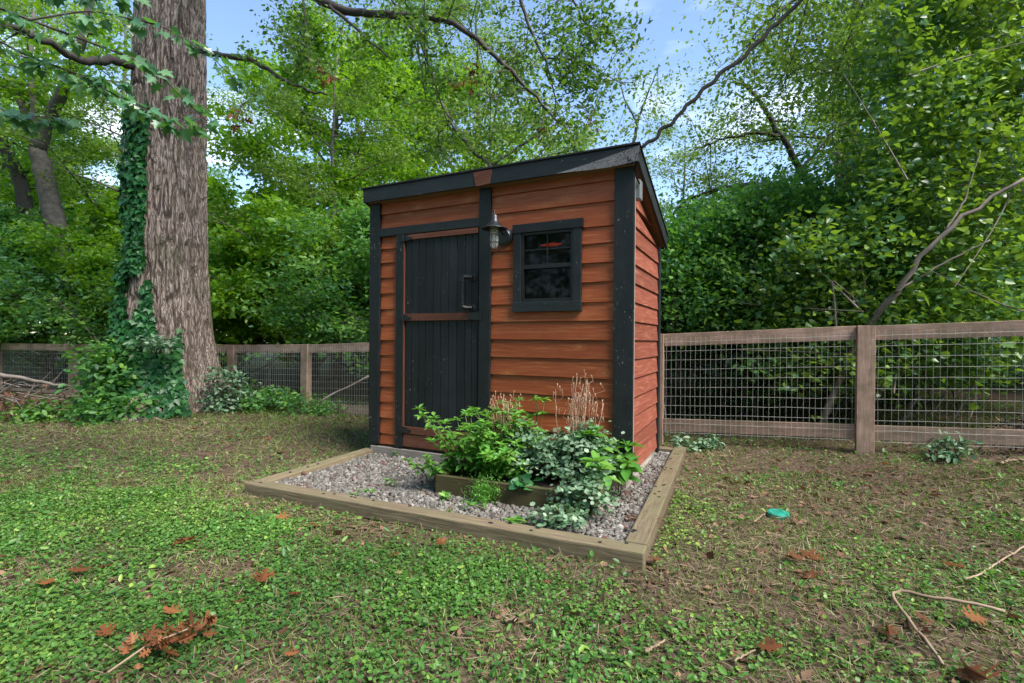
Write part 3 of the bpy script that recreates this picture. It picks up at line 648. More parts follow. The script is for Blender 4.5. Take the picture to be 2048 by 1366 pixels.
whorl_plant('broad_leaf_plant', pw(1.22, .40, .08), 8, M['lf_balsam'], 'long leaved green plant at the right end of the planter', L=(.10, .16), hmin=.22, hmax=.46, spread=.14, nod=3)
leaflet_plant('columbine_plant', pw(.52, .48, .16), (.20, .16, .34), 1000, M['lf_colum'], 'grey green columbine behind the balsam in mid planter')
leaflet_plant('columbine_plant', pw(.72, .34, .17), (.25, .20, .24), 1200, M['lf_colum'], 'low spreading grey green columbine in the planter centre', clusters=80)
leaflet_plant('columbine_plant', pw(1.02, .40, .17), (.25, .21, .34), 1500, M['lf_colum'], 'tall blue green columbine clump at the right half of the planter', clusters=150)
leaflet_plant('columbine_plant', pw(1.02, -.26, .06), (.18, .09, .10), 260, M['lf_colum'], 'columbine sprawling on the gravel in front of the planter', clusters=60)
leaflet_plant('columbine_plant', pw(1.12, -.02, .07), (.17, .15, .25), 640, M['lf_colum'], 'columbine hanging over the right front planter corner', clusters=50)
leaflet_plant('heart_leaf_vine', pw(.66, .02, .12), (.13, .07, .10), 30, M['lf_ivy'], 'vine with heart shaped leaves hanging over the planter front', lf=(.06, .08), shape='heart', clusters=14)
e = empty('feathery_plant', tuple(pw(.42, -.03, .05))); tag(e, 'fine feathery bright green plant in front of the planter board', 'plant')
C = rng.normal(size=(1500, 3))*[.055, .035, .05]+[0, 0, .08]; C = C[C[:, 2] > 0]
leaves('foliage', C, rng.normal(size=C.shape)+[0, 0, .6], rng.normal(size=C.shape), rng.uniform(.012, .03, len(C)), 'rhomb', rng.random(len(C)), M['lf_feather'], e, width=np.full(len(C), .4))
m = MB()
for k in range(24): p = rng.normal(size=3)*[.05, .03, .02]+[0, 0, .13]; m.tube([p*[.3, .3, 0], p*[.8, .8, .6], p], .0015, 4)
m.build('stem', M['stem'], e)
def dry_stalks(base, n, h, label, spread=.05, lean=(0, 0)):
    e = empty('dried_flower_stalks', tuple(base)); tag(e, label, 'dried flowers'); m = MB(); C = []
    for i in range(n):
        b = rng.normal(size=3)*[spread, spread*.6, 0]; H = h*random.uniform(.65, 1); d = np.array([lean[0]+random.gauss(0, .07), lean[1]+random.gauss(0, .05), 1])
        pts = [b+d*H*t+[random.gauss(0, .006), 0, 0] for t in (0, .3, .6, .85, 1)]; m.tube(pts, [.0035, .003, .0026, .002, .0014], 5)
        for q in range(7):
            t = random.uniform(.5, 1); p = b+d*H*t; dd = np.array([random.gauss(0, .5), random.gauss(0, .3), 1.1])*random.uniform(.03, .09); m.tube([p, p+dd*[1.3, 1.3, .5], p+dd], .0012, 4); C.append(p+dd)
    m.build('stem', M['dry'], e, smooth=True)
    for c in C: m = MB(); m.lathe([(.0005, -.008), (.0045, 0), (.004, .007), (.0005, .014)], c, (random.gauss(0, .3), random.gauss(0, .3), 1), 5); m.build('seed_pod', M['dry'], e)
    return e
dry_stalks(pw(.96, .40, .16), 18, .80, 'tall tan dried flower stalks above the right columbine clump', .06, (.08, 0))
dry_stalks(pw(.44, .42, .16), 14, .62, 'pinkish dried flower stalks above the left balsam bush', .05, (-.12, 0))
sl_ = [(1090, 930), (935, 1050), (1000, 1160/1.0)]
for i, (x, y, s) in enumerate([(970, 1022, .05), (1032, 1050, .07), (905, 1035, .03), (1110, 980, .035), (690, 1000, .03), (770, 975, .04), (800, 915, .035), (1050, 1010, .03), (880, 1000, .05), (745, 985, .03)]):
    g = ground_at(x, y, .05)
    whorl_plant('seedling', (g[0], g[1], .055), 2, M['lf_balsam'], 'small green seedling growing out of the gravel', L=(s*1.0, s*1.5), hmin=.02, hmax=.05, spread=.015, nod=1, per=6, group='seedlings in the gravel')

# ------------------------------------------------------------------ fence
def fz(p): return 0
posts = [(5.55, 3.85), (3.42, 4.80), (1.66, 5.66), (-.02, 6.45), (-1.72, 7.28), (-3.36, 8.10), (-5.02, 8.90), (-7.05, 9.60), (-9.0, 10.2), (-11.3, 10.9)]
tops = [1.45, 1.36, 1.275, 1.21, 1.15, 1.09, 1.06, 1.04, 1.03, 1.02]
fence = empty('wire_fence', (3.42, 4.80, 0)); tag(fence, 'weathered wooden post and rail fence with wire mesh behind the shed', 'fence')
def fadd(m, name, mat, bevel=.004):
    o = m.build(name, mat, fence, bevel=bevel); o.matrix_parent_inverse = Matrix.Translation(fence.location).inverted(); return o
for i, ((x, y), t) in enumerate(zip(posts, tops)):
    if i in (3, 4): pass
    m = MB(); j = min(i, len(posts)-2); d = unit(np.array(posts[j+1])-np.array(posts[j])); n_ = np.array([d[1], -d[0]]); 
    if n_[1] > 0: n_ = -n_
    c = np.array([x, y]); w = .145 if i != 8 else .19
    m.box((c[0], c[1], (t-.005-.15)/2), (w, .10, t-.005+.15), [(d[0], d[1], 0), (-d[1], d[0], 0), (0, 0, 1)]); fadd(m, 'post', M['fence'])
for i in range(len(posts)-1):
    a, b = np.array(posts[i]), np.array(posts[i+1]); ta, tb = tops[i], tops[i+1]; d = unit(b-a); n_ = np.array([-d[1], d[0]]); n_ = n_ if n_[1] > 0 else -n_
    A = a+d*.075; B = b-d*.075; off = n_*.012
    m = MB(); m.beam((*(A+off), ta-.075), (*(B+off), tb-.075), .04, .14); fadd(m, 'top_rail', M['fence'])
    m = MB(); m.beam((*(A+off), ta-1.055+.02), (*(B+off), tb-1.055+.02), .04, .14); fadd(m, 'bottom_rail', M['fence'])
    m = MB(); L = np.linalg.norm(b-a); k = int(L/.0508); o2 = -n_*.018
    for q in range(1, k):
        t = q/k; p = a+(b-a)*t; zt = ta+(tb-ta)*t; p = p+o2; 
        if min(q, k-q)*L/k < .08: continue
        m.tube([(p[0], p[1], zt-.05), (p[0]+random.gauss(0, .0025), p[1], zt-.6), (p[0], p[1], zt-1.14)], .0014, 4, cap=False)
    for q in range(11):
        z = .10+q*.1016; pts = []
        for w in range(13): t = w/12; p = A+(B-A)*t+o2; pts.append((p[0], p[1], ta+(tb-ta)*t-z+random.gauss(0, .002)))
        m.tube(pts, .0013, 4, cap=False)
    fadd(m, 'wire_mesh', M['wire'], 0)

# ------------------------------------------------------------------ the big trunk
TC = np.array([-5.50, 7.85]); nth, nz_ = 560, 430; th = np.linspace(0, 2*math.pi, nth, endpoint=False); zz = np.concatenate([np.linspace(-.1, 7.6, 400), np.linspace(7.8, 12, 30)])
TH, Z = np.meshgrid(th, zz)
rad = .53-.014*Z+.42*np.exp(-np.clip(Z, 0, 9)/.42)*(.75+.35*np.sin(TH*5+1)+.2*np.sin(TH*3))+.26*np.exp(-np.clip(Z, 0, 9)/1.1)
u = TH/(2*math.pi); per = lambda U, zf, s, f: vnoise(U*f, zf, s)*(1-sm((U-.9)/.1)) + vnoise((U-1)*f, zf, s)*sm((U-.9)/.1)
wv = per(u, Z*1.3, 21, 14)*.8+per(u, Z*6, 22, 40)*.35
r1 = 1-np.abs(2*per(u+wv*.014, Z*2.5, 23, 66)-1); r2 = 1-np.abs(2*per(u+wv*.01, Z*8, 24, 110)-1)
ridge = 1-sm(np.clip((r1-.52)/.48, 0, 1)); rad = rad+.046*(ridge-.5)+.018*(r2-.5)+.05*(per(u, Z*.4, 26, 5)-.5)
V = np.stack([TC[0]+rad*np.cos(TH)+.012*Z, TC[1]+rad*np.sin(TH), Z], -1).reshape(-1, 3)
ii, jj = np.meshgrid(np.arange(nth), np.arange(nz_-1)); i2 = (ii+1) % nth
lp = np.stack([jj*nth+ii, jj*nth+i2, (jj+1)*nth+i2, (jj+1)*nth+ii], -1).reshape(-1); nf = nth*(nz_-1)
oak = empty('oak_tree', (TC[0], TC[1], 0)); tag(oak, 'large old oak with a thick furrowed trunk left of the shed', 'tree')
LO = Matrix.Translation(oak.location).inverted()
trunk = raw_mesh('trunk', V, lp, np.arange(nf)*4, np.full(nf, 4), np.zeros(nf), M['bark'], oak, smooth=True); trunk.matrix_parent_inverse = LO
a = trunk.data.attributes.new('rim', 'FLOAT', 'POINT'); a.data.foreach_set('value', (.75*ridge+.25*r2).astype(np.float32).ravel())
def smoothline(P, n=24):
    P = np.array(P, float); t = np.linspace(0, len(P)-1, n); Q = np.stack([np.interp(t, range(len(P)), P[:, k]) for k in range(3)], 1)
    for _ in range(2): Q[1:-1] = .25*Q[:-2]+.5*Q[1:-1]+.25*Q[2:]
    return Q
clC = []; clD = []                             # leaf clump centres of the oak
m = MB()
def limb(P, r0, r1, n=24, twigs=0, tl=.6, m_=None, cl=None, dens=1.0, lo=.2):
    mm = m if m_ is None else m_; cl_ = clC if cl is None else cl
    Q = smoothline(P, n); Q[1:-1] += rng.normal(size=(n-2, 3))*min(r0*.3, .012); mm.tube(Q, np.linspace(r0, r1, n), 8)
    for k in range(twigs):
        i = int(random.uniform(lo, 1)*(n-1)); p = Q[i]; d = unit(rng.normal(size=3)*[1, 1, .6]+[0, 0, -.15]); L = tl*random.uniform(.5, 1.2)
        T = [p, p+d*L*.5+rng.normal(size=3)*.06*L, p+d*L+[0, 0, -.12*L]]; mm.tube(T, [max(r1, .006)*.9, .005, .003], 4, cap=False)
        cl_.append(T[2]); cl_.append((T[1]+T[2])/2)
        for s_ in range(2):
            d2 = unit(d+rng.normal(size=3)*.8); e = T[1]+d2*L*.5; mm.tube([T[1], e], [.004, .002], 3, cap=False); cl_.append(e)
    return Q
B = lambda *q: [at(x, y, D) for x, y, D in q]
limb([TC_ for TC_ in [np.array([-5.2, 7.7, 7.4])]]+B((560, -60, 6.6), (625, -5, 6.4), (690, 25, 6.3), (745, 28, 6.2), (815, 30, 6.1), (870, 32, 6.0), (920, 55, 5.9), (985, 105, 5.8), (1040, 165, 5.8), (1100, 225, 5.8), (1130, 258, 5.8), (1165, 310, 5.9)), .065, .006, 44, 46, .75, lo=.25)
limb(B((660, 12, 6.3), (700, 45, 6.2), (740, 85, 6.1), (782, 116, 6.1)), .024, .008, 14, 2, .3)
limb(B((800, 32, 6.1), (832, 62, 6.1), (850, 105, 6.0), (868, 160, 6.0), (885, 215, 6.1), (900, 260, 6.2)), .02, .005, 18, 14, .55)
limb(B((770, -40, 6.4), (785, 5, 6.4), (835, 60, 6.2), (840, 130, 6.1), (852, 200, 6.1)), .018, .005, 18, 6, .5)
limb(B((1030, -60, 6.4), (1045, 10, 6.4), (1060, 60, 6.4), (1090, 115, 6.4), (1105, 170, 6.4), (1115, 230, 6.5)), .028, .006, 20, 26, .65)
limb(B((1085, 115, 6.4), (1110, 118, 6.4), (1160, 120, 6.4), (1210, 150, 6.5), (1250, 170, 6.6)), .014, .004, 16, 22, .5)
limb(B((1120, -60, 6.6), (1150, 10, 6.6), (1180, 60, 6.6), (1195, 110, 6.7)), .02, .005, 14, 26, .6)
limb(B((600, -60, 6.4), (606, 10, 6.3), (616, 90, 6.2), (622, 160, 6.2)), .02, .004, 18, 16, .5)
limb(B((395, 100, 7.4), (420, 106, 7.1), (480, 115, 6.9), (520, 130, 6.8), (560, 155, 6.7), (600, 178, 6.6), (655, 190, 6.6)), .045, .012, 26, 2, .3)
limb(B((262, 130, 7.4), (225, 118, 7.1), (190, 125, 6.9), (150, 118, 6.7), (90, 80, 6.3), (40, 60, 6.0), (-60, 30, 5.6)), .065, .03, 24, 3, .5)
limb([np.array([-5.3, 7.9, 8.6])]+[np.array(q) for q in ((-4.2, 6.8, 9.6), (-2.6, 5.2, 10.2), (-1.0, 3.6, 10.4), (1.0, 2.0, 10.2))], .22, .04, 20, 50, 1.5)
limb([np.array([-5.3, 7.9, 9.4])]+[np.array(q) for q in ((-6.4, 6.4, 10.6), (-7.4, 4.2, 11), (-8, 1.5, 11))], .20, .04, 20, 90, 1.6)
limb([np.array([-5.2, 7.9, 10])]+[np.array(q) for q in ((-3.8, 8.4, 11.4), (-1.6, 8.6, 12.2), (1.0, 8.0, 12.4), (3.0, 7.0, 12.2))], .22, .04, 20, 90, 1.6)
limb([np.array([-5.3, 7.9, 11])]+[np.array(q) for q in ((-5.4, 7.4, 13), (-5.0, 6.4, 14.5), (-3.5, 5.0, 15.5))], .25, .04, 20, 100, 1.8)
limb([np.array([-5.2, 7.8, 9.0])]+[np.array(q) for q in ((-3.6, 6.2, 9.2), (-2.0, 3.6, 9.4), (-1.6, 1.0, 9.4), (-1.5, -1.6, 9.2))], .20, .04, 20, 40, 1.5)
limb([np.array([-5.2, 7.8, 11.0])]+[np.array(q) for q in ((-3.0, 6.2, 11.8), (0, 4.6, 12.0), (2.4, 3.4, 12), (4.2, 1.8, 11.6))], .20, .04, 20, 50, 1.5)
lb = m.build('limbs', M['twig'], oak, smooth=True); lb.matrix_parent_inverse = LO
def clumps(name, cl, per, sig, size, shape, mat, parent, seed=0, up=.7, tone=.27, mpi=None):
    cl = np.array(cl); n = len(cl)*per; C = np.repeat(cl, per, 0)+rng.normal(size=(n, 3))*sig
    Nn = unit(rng.normal(size=(n, 3))*.75+[0, 0, up]); Y = rng.normal(size=(n, 3))*[1, 1, .45]+[0, 0, -.25]
    t = np.clip(np.repeat(rng.normal(.45, tone, len(cl)), per)+rng.normal(size=n)*.2, 0, 1)
    o = leaves(name, C, Y, Nn, rng.uniform(size[0], size[1], n)*np.exp(rng.normal(size=n)*.15), shape, t, mat, parent, width=rng.uniform(.7, 1.1, n))
    if mpi is not None: o.matrix_parent_inverse = mpi
    return o
clA = np.array(clC); near = clA[:, 2] < 7.2
clumps('crown', clA[near], 11, (.10, .10, .07), (.045, .085), 'rhomb', M['lf_oak'], oak, mpi=LO)
clumps('upper_crown', clA[~near], 3, (.34, .34, .2), (.16, .30), 'rhomb', M['lf_oak'], oak, mpi=LO)
def dead_cluster(px, py, D, n, s, label, group=None):
    c = at(px, py, D); e = empty('dead_leaf_cluster', tuple(c)); tag(e, label, 'dead leaves', group)
    P = rng.normal(size=(n, 3))*s; leaves('foliage', P, rng.normal(size=(n, 3))+[0, 0, -.8], rng.normal(size=(n, 3)), rng.uniform(.07, .13, n), 'oak', rng.random(n), M['lf_brown'], e)
    m = MB()
    for k in range(3): m.tube([(0, 0, .15), tuple(rng.normal(size=3)*s)], .003, 4)
    m.build('twig', M['twig'], e)
dead_cluster(480, 236, 5.6, 12, .06, 'cluster of dead orange leaves hanging beside the big trunk')
for q in [(945, 140, 6), (940, 155, 6.1), (912, 170, 6), (1182, 250, 6.2), (1085, 262, 6.1), (638, 140, 6.2), (660, 150, 6.2)]:
    dead_cluster(q[0], q[1], q[2], 7, .05, 'small tuft of dead brown leaves hanging in the oak twigs over the shed', 'dead leaf tufts in the oak')

# ivy on the trunk
n = 7500; t = rng.random(n); z = rng.uniform(.1, 4.6, n)
ang0 = math.atan2(-TC[1], -TC[0])              # towards the camera
# side coordinate: -1 = left edge, 1 = right edge as seen from the yard
sc_ = rng.uniform(-1.0, .25, n); dens = vnoise(sc_*3.2, z*1.6, 31); keep = dens > (.36+.42*sm((sc_+.55)/.7)+.16*sm((z-2.2)/1.0)-.18*sm((1.6-z)/.8)-.35*sm((.8-z)/.4))
sc_, z = sc_[keep], z[keep]; th_ = ang0-np.arcsin(np.clip(-sc_, -1, 1))*1.05
rr = .555-.014*z+.40*np.exp(-z/.42)+.26*np.exp(-z/1.1)+rng.uniform(.0, .09, len(z))
C = np.stack([TC[0]+.012*z+rr*np.cos(th_), TC[1]+rr*np.sin(th_), z], 1); No = np.stack([np.cos(th_), np.sin(th_), np.full(len(z), .55)], 1)+rng.normal(size=(len(z), 3))*.3
iv_ = leaves('ivy', C, rng.normal(size=C.shape)*[.5, .5, .3]+[0, 0, -1], No, rng.uniform(.06, .115, len(z)), 'ivy', rng.random(len(z)), M['lf_ivy']); tag(iv_, 'dark green ivy climbing the left side of the big trunk', 'ivy')
# undergrowth at its foot: countable shrubs
def shrub(name, base, size, n, mat, label, lf=(.05, .1), shape='oval', cl=60, sig=.10, group=None, cat='shrub', stems=14, bark='twig', zmin=.02, tone=.2):
    e = empty(name, tuple(base)); tag(e, label, cat, group); size = np.array(size, float); m = MB(); P = []
    for i in range(cl):
        d = rng.normal(size=3); d = unit(d)*rng.uniform(.35, 1)**.5; p = d*size*[1, 1, .5]+[0, 0, size[2]*.52]; p[2] = max(p[2], .06); P.append(p)
    P = np.array(P)
    for i in range(min(stems, cl)):
        p = P[i]; b = np.array([p[0]*.25, p[1]*.25, -.05]); m.tube([b, (b+p)/2+[0, 0, size[2]*.12], p], [size[2]*.010+.003, size[2]*.006+.002, .002], 5, cap=False)
    m.build('stem', M[bark], e, smooth=True)
    per = max(1, n//cl); N = len(P)*per; C = np.repeat(P, per, 0)+rng.normal(size=(N, 3))*sig*np.array([1, 1, .7]); C[:, 2] = np.maximum(C[:, 2], zmin)
    Nn = unit(rng.normal(size=(N, 3))*.6+[0, 0, .8]+unit(C-[0, 0, size[2]*.4])*.5); Y = rng.normal(size=(N, 3))*[1, 1, .4]+[0, 0, -.3]
    t = np.clip(np.repeat(rng.normal(.45, tone, len(P)), per)+rng.normal(size=N)*.2, 0, 1)
    leaves('foliage', C, Y, Nn, rng.uniform(lf[0], lf[1], N), shape, t, mat, e)
    return e
G_ = lambda x, y: (x, y, float(gz(x, y)))
shrub('leafy_shrub', G_(-5.70, 7.05), (.28, .30, 1.1), 1700, M['lf_under'], 'dense green undergrowth shrub at the left foot of the big trunk', cl=90, sig=.12, lf=(.06, .12))
shrub('leafy_shrub', G_(-5.45, 6.72), (.42, .24, .34), 900, M['lf_under'], 'low green shrub growing in front of the big trunk', cl=50)
shrub('leafy_shrub', G_(-6.5, 6.9), (.45, .3, .15), 500, M['lf_clover'], 'light green weeds left of the big trunk', cl=40)
shrub('leafy_shrub', G_(-4.35, 7.55), (.26, .25, .75), 700, M['lf_colum'], 'grey green vine leaves at the right foot of the big trunk', cl=40, lf=(.05, .09))
shrub('leafy_shrub', G_(-4.0, 7.9), (.6, .35, .35), 1000, M['lf_under'], 'low green weeds along the fence right of the big trunk', cl=30)
shrub('leafy_shrub', G_(-3.1, 7.7), (.5, .25, .22), 600, M['lf_under'], 'small weeds at the foot of the fence post left of the shed', cl=26, lf=(.04, .08))
shrub('leafy_shrub', (-5.0, 6.95, 1.0), (.42, .15, .18), 260, M['lf_colum'], 'leafy shoot arching across the big trunk at fence height', cl=24, lf=(.05, .09), sig=.07)
shrub('leafy_shrub', G_(3.85, 4.35), (.16, .12, .22), 170, M['lf_colum'], 'small grey green sapling on the soil before the right fence', cl=14, sig=.04, lf=(.04, .07))
shrub('leafy_shrub', G_(1.95, 5.25), (.25, .14, .14), 260, M['lf_colum'], 'low green weeds behind the right timber by the shed corner', cl=16, sig=.04, lf=(.04, .07))
for i in range(5):
    p = [(830, 322), (835, 350), (812, 398), (815, 440), (818, 240)][i]; g = ground_at(p[1], p[0], .03)
    k = 5; e = leaves('oak_leaf_litter', rng.normal(size=(k, 3))*[.08, .08, .02], rng.normal(size=(k, 3))*[1, 1, .5], rng.normal(size=(k, 3))*.5+[0, -.6, 1], rng.uniform(.12, .2, k), 'oak', rng.random(k), M['lf_brown']); e.location = (g[0], g[1]-.1, .08)
    tag(e, 'heap of brown oak leaves at the foot of the big trunk', 'leaves', 'oak leaf heaps by the trunk')

# ------------------------------------------------------------------ background trees
def grow(name, seed, H, R0, limbs, spread, first, leafn, sig, size, shape, lmat, bark, label, cat='tree', crook=.15, rise=.55, lean=(0, 0), sub=5, group=None):
    rs = random.Random(seed); e = empty(name); tag(e, label, cat, group); m = MB(); cl = []
    n = 14; tr = [np.array([0, 0, -.3])]
    for i in range(1, n): tr.append(np.array([lean[0]*(i/n)**1.3*H+rs.gauss(0, crook)*R0*2, lean[1]*(i/n)*H+rs.gauss(0, crook)*R0*2, H*i/(n-1)]))
    tr = np.array(tr); rd = R0*(1-np.linspace(0, 1, n)*.85); rd[0] *= 1.25; m.tube(tr, rd, 10)
    for i in range(limbs):
        f = first+(1-first)*(i+.5)/limbs; a = i*2.4+rs.random(); z = f*(n-1); k = int(z); p = tr[k]+(tr[min(k+1, n-1)]-tr[k])*(z-k)
        L = spread*(1-.62*f**2)*rs.uniform(.75, 1.2); d = np.array([math.cos(a), math.sin(a), rise*rs.uniform(.3, 1.3)]); r = rd[k]*.5
        Q = [p+d*L*t+np.array([rs.gauss(0, .05)*L, rs.gauss(0, .05)*L, .12*L*t*t]) for t in (0, .3, .6, 1)]; m.tube(Q, [r, r*.7, r*.45, r*.15], 6, cap=False)
        for j in range(sub):
            t = rs.uniform(.3, 1); k2 = min(int(t*3), 2); q = Q[k2]+(Q[k2+1]-Q[k2])*(t*3-k2); a2 = a+rs.uniform(-1.3, 1.3); L2 = L*.42*rs.uniform(.6, 1.2)
            d2 = np.array([math.cos(a2), math.sin(a2), rs.uniform(-.15, .6)]); E2 = q+d2*L2; m.tube([q, (q+E2)/2+[0, 0, .05*L2], E2], [r*.28, r*.18, r*.06], 4, cap=False)
            cl += [E2, (q+E2)/2]
            for s_ in range(3):
                E3 = (q+E2)/2+np.array([rs.gauss(0, .4), rs.gauss(0, .4), rs.gauss(.05, .25)])*L2; m.tube([(q+E2)/2, E3], [r*.12, r*.04], 3, cap=False); cl.append(E3)
    m.build('trunk', M[bark], e, smooth=True)
    clumps('crown', cl, max(4, leafn//len(cl)), sig, size, shape, lmat, e)
    return e
def put(o, x, y, rz=0, s=1.0, z=None, label=None, sz=None):
    o.location = (x, y, -.05 if z is None else z); o.rotation_euler = (0, 0, rz); o.scale = (s, s, s if sz is None else sz)
    if label: o['label'] = label
    return o
maple = grow('maple_tree', 1, 9.5, .17, 22, 3.0, .18, 34000, (.25, .25, .13), (.065, .13), 'maple', M['lf_maple'], 'bark2', 'bright green maple between the big trunk and the shed')
airy = grow('slender_tree', 2, 13, .17, 20, 3.6, .30, 27000, (.26, .26, .13), (.06, .11), 'rhomb', M['lf_airy'], 'bark2', 'tall slender tree rising behind the shed roof', rise=.8)
airy2 = grow('slender_tree', 5, 12, .15, 17, 4.0, .22, 18000, (.22, .22, .11), (.065, .115), 'rhomb', M['lf_airy'], 'bark2', 'open crowned tree against the blue sky right of the shed', rise=.35)
bush = grow('bush', 3, 3.0, .05, 20, 1.9, .02, 24000, (.13, .13, .09), (.05, .11), 'oval', M['lf_under'], 'twig', 'dense green bush behind the fence', cat='bush', rise=.5, sub=6, crook=.5)
bush2 = grow('bush', 4, 3.3, .05, 18, 1.8, .04, 19000, (.13, .13, .08), (.055, .12), 'ivy', M['lf_maple'], 'twig', 'bright leafed bush behind the fence', cat='bush', rise=.7, sub=6, crook=.5)
trees = [
 (maple, -5.2, 14.5, 0, 1.0, 'bright green maple filling the gap between big trunk and shed'),
 (maple, -2.6, 17.0, 2, 1.05, 'second maple behind the left roof end of the shed'),
 (maple, -13.0, 19.0, 1, .8, 'broad maple far left behind the fence'),
 (maple, -20, 19.0, 3, .85, 'maple at the far left edge of the woods'),
 (airy, -1.3, 17.5, 0, 1.0, 'tall slender tree with a straight trunk above the shed roof'),
 (airy2, -10.8, 13.8, 1.0, .85, 'open leafy tree between the forked tree and the big trunk'),
 (maple, -14.6, 15.5, 5.2, .8, 'maple behind the forked tree at the left edge'),
 (airy, -6.6, 21.0, 2.1, 1.15, 'tall airy tree above the maple left of the shed'),
 (airy, -15.5, 16.5, 1.2, .9, 'airy tree at the left edge with sky showing through'),
 (airy, 2.0, 19.0, 4.0, .68, 'small airy tree above the right roof corner'),
 (airy2, 8.6, 12.5, .5, 1.0, 'open crowned tree against the blue sky right of the shed'),
 (airy2, 8.2, 12.6, 3.6, .75, 'light leafed tree crown around the straight grey trunk at right'),
 (airy2, -4.2, 11.6, 2.6, .62, 'slim leafy tree just right of the big trunk'),
 (airy2, 12.0, 15.5, 3.0, 1.15, 'tall open tree behind the vines at the right'),
 (airy2, 6.2, 18.0, 2.2, .72, 'low spreading tree far right behind the hedge'),
 (airy, 14.5, 12.0, 5.0, 1.1, 'tall airy tree at the right edge'),
]
used = set()
for src, x, y, rz, s, lab in trees:
    o = src if src.name not in used else copy_tree(src); used.add(src.name); put(o, x, y, rz, s, label=lab)
bl = [(bush, -11.6, 12.6, 1.25), (bush2, -9.4, 12.0, 1.0), (bush, -7.6, 11.6, 1.05), (bush2, -6.0, 10.9, .85), (bush2, -4.4, 10.9, 1.05), (bush, -2.6, 10.2, 1.15), (bush2, -3.4, 12.6, 1.35), (bush, -14.5, 12.0, 1.3), (bush2, -13.0, 15, 1.5), (bush2, -9.8, 15.6, 1.5), (bush2, -5.8, 14.8, 1.4),
      (bush, 1.9, 8.4, 1.0), (bush, 3.4, 8.0, 1.02), (bush, 5.2, 8.2, 1.02), (bush2, .4, 10.5, 1.05), (bush, 3.0, 11.5, 1.1), (bush2, 5.2, 11.6, 1.05), (bush, 8.0, 10.5, 1.2), (bush2, 10.5, 10.0, 1.5), (bush, -.8, 9.0, .95), (bush2, 2.3, 14.5, 1.15), (bush2, 8.5, 15.5, 1.2), (bush2, -1.2, 14.5, 1.45), (bush, 13.5, 12.5, 1.5)]
words_ = ['leftmost', 'second', 'third', 'fourth', 'fifth', 'sixth', 'seventh', 'eighth', 'ninth', 'tenth', 'eleventh', 'twelfth', 'thirteenth']
bl.sort(key=lambda q: q[1]/q[2]); nl = 0; nr = 0
for i, (src, x, y, s) in enumerate(bl):
    o = src if src.name not in used else copy_tree(src); used.add(src.name)
    hue = 'dark green' if src is bush else 'bright green'
    if x < 0: lab = '%s bush behind the left fence, %s from the left' % (hue, words_[nl]); nl += 1
    else: lab = '%s bush behind the right fence, %s from the shed' % (hue, words_[nr] if nr else 'first'); nr += 1
    o['group'] = 'bushes behind the fence'; put(o, x, y, i*1.7, s, label=lab)
# trunks of the left background: forked tree and its neighbour
def bare_tree(name, lims, mat, label, leafcl=None, **kw):
    e = empty(name, tuple(lims[0][0][0])); tag(e, label, 'tree' if 'tree' in name else 'branch'); m = MB(); cl = []
    for P, r0, r1, tw in lims: limb(P, r0, r1, 20, tw, 1.0, m, cl, lo=.35)
    o = m.build('trunk', M[mat], e, smooth=True); mi = Matrix.Translation(e.location).inverted(); o.matrix_parent_inverse = mi
    if cl: clumps('crown', cl, kw.get('per', 24), (.28, .28, .14), kw.get('size', (.07, .13)), kw.get('shape', 'maple'), M[kw.get('lm', 'lf_maple')], e, mpi=mi)
    return e
bare_tree('forked_tree', [(B((148, 640, 11.5), (132, 520, 11.5), (108, 440, 11.5), (92, 360, 11.5), (75, 300, 11.5)), .24, .17, 0), (B((75, 300, 11.5), (95, 240, 11.4), (125, 190, 11.2), (150, 120, 11), (175, 40, 11), (190, -60, 11)), .16, .06, 9), (B((75, 300, 11.5), (60, 250, 11.6), (35, 190, 11.7), (0, 165, 11.8), (-60, 140, 12)), .10, .04, 8), (B((70, 290, 11.5), (66, 200, 11.5), (58, 120, 11.6), (70, 20, 11.8)), .08, .03, 10)], 'bark2', 'forked grey tree with leaning trunk at the left edge')
bare_tree('dark_tree', [(B((62, 640, 12.5), (60, 480, 12.5), (48, 380, 12.5), (20, 310, 12.4), (-20, 250, 12.2)), .19, .12, 10)], 'twig', 'dark leaning trunk behind the forked tree at the left edge')
bare_tree('leaning_tree', [(B((1668, 470, 9), (1640, 400, 9), (1600, 340, 9), (1560, 270, 9.1), (1520, 200, 9.2), (1480, 160, 9.3)), .085, .025, 12), (B((1640, 400, 9), (1580, 375, 9), (1500, 366, 9), (1430, 378, 9), (1370, 400, 9), (1340, 440, 9)), .055, .016, 16), (B((1560, 270, 9.1), (1500, 265, 9), (1440, 280, 9), (1390, 300, 9)), .035, .012, 12), (B((1600, 340, 9), (1680, 250, 9.2), (1740, 215, 9.4)), .03, .01, 10)], 'twig', 'slanting thin tree with long branches right of the shed', lm='lf_airy', shape='rhomb', per=26, size=(.045, .08))
bare_tree('pine_tree', [(B((1685, 560, 13), (1690, 380, 13), (1698, 250, 13), (1706, 120, 13), (1712, -40, 13)), .15, .09, 22)], 'bark2', 'straight grey trunk standing behind the slanting tree', lm='lf_airy', shape='rhomb', per=60)
bare_tree('thin_tree', [(B((1262, 330, 14), (1275, 240, 14), (1290, 200, 14), (1318, 130, 14)), .05, .012, 10), (B((1275, 250, 14), (1250, 200, 14), (1235, 150, 14)), .03, .01, 8)], 'twig', 'thin sparse sapling top above the roof corner against the sky', lm='lf_airy', shape='rhomb', per=14, size=(.08, .12))
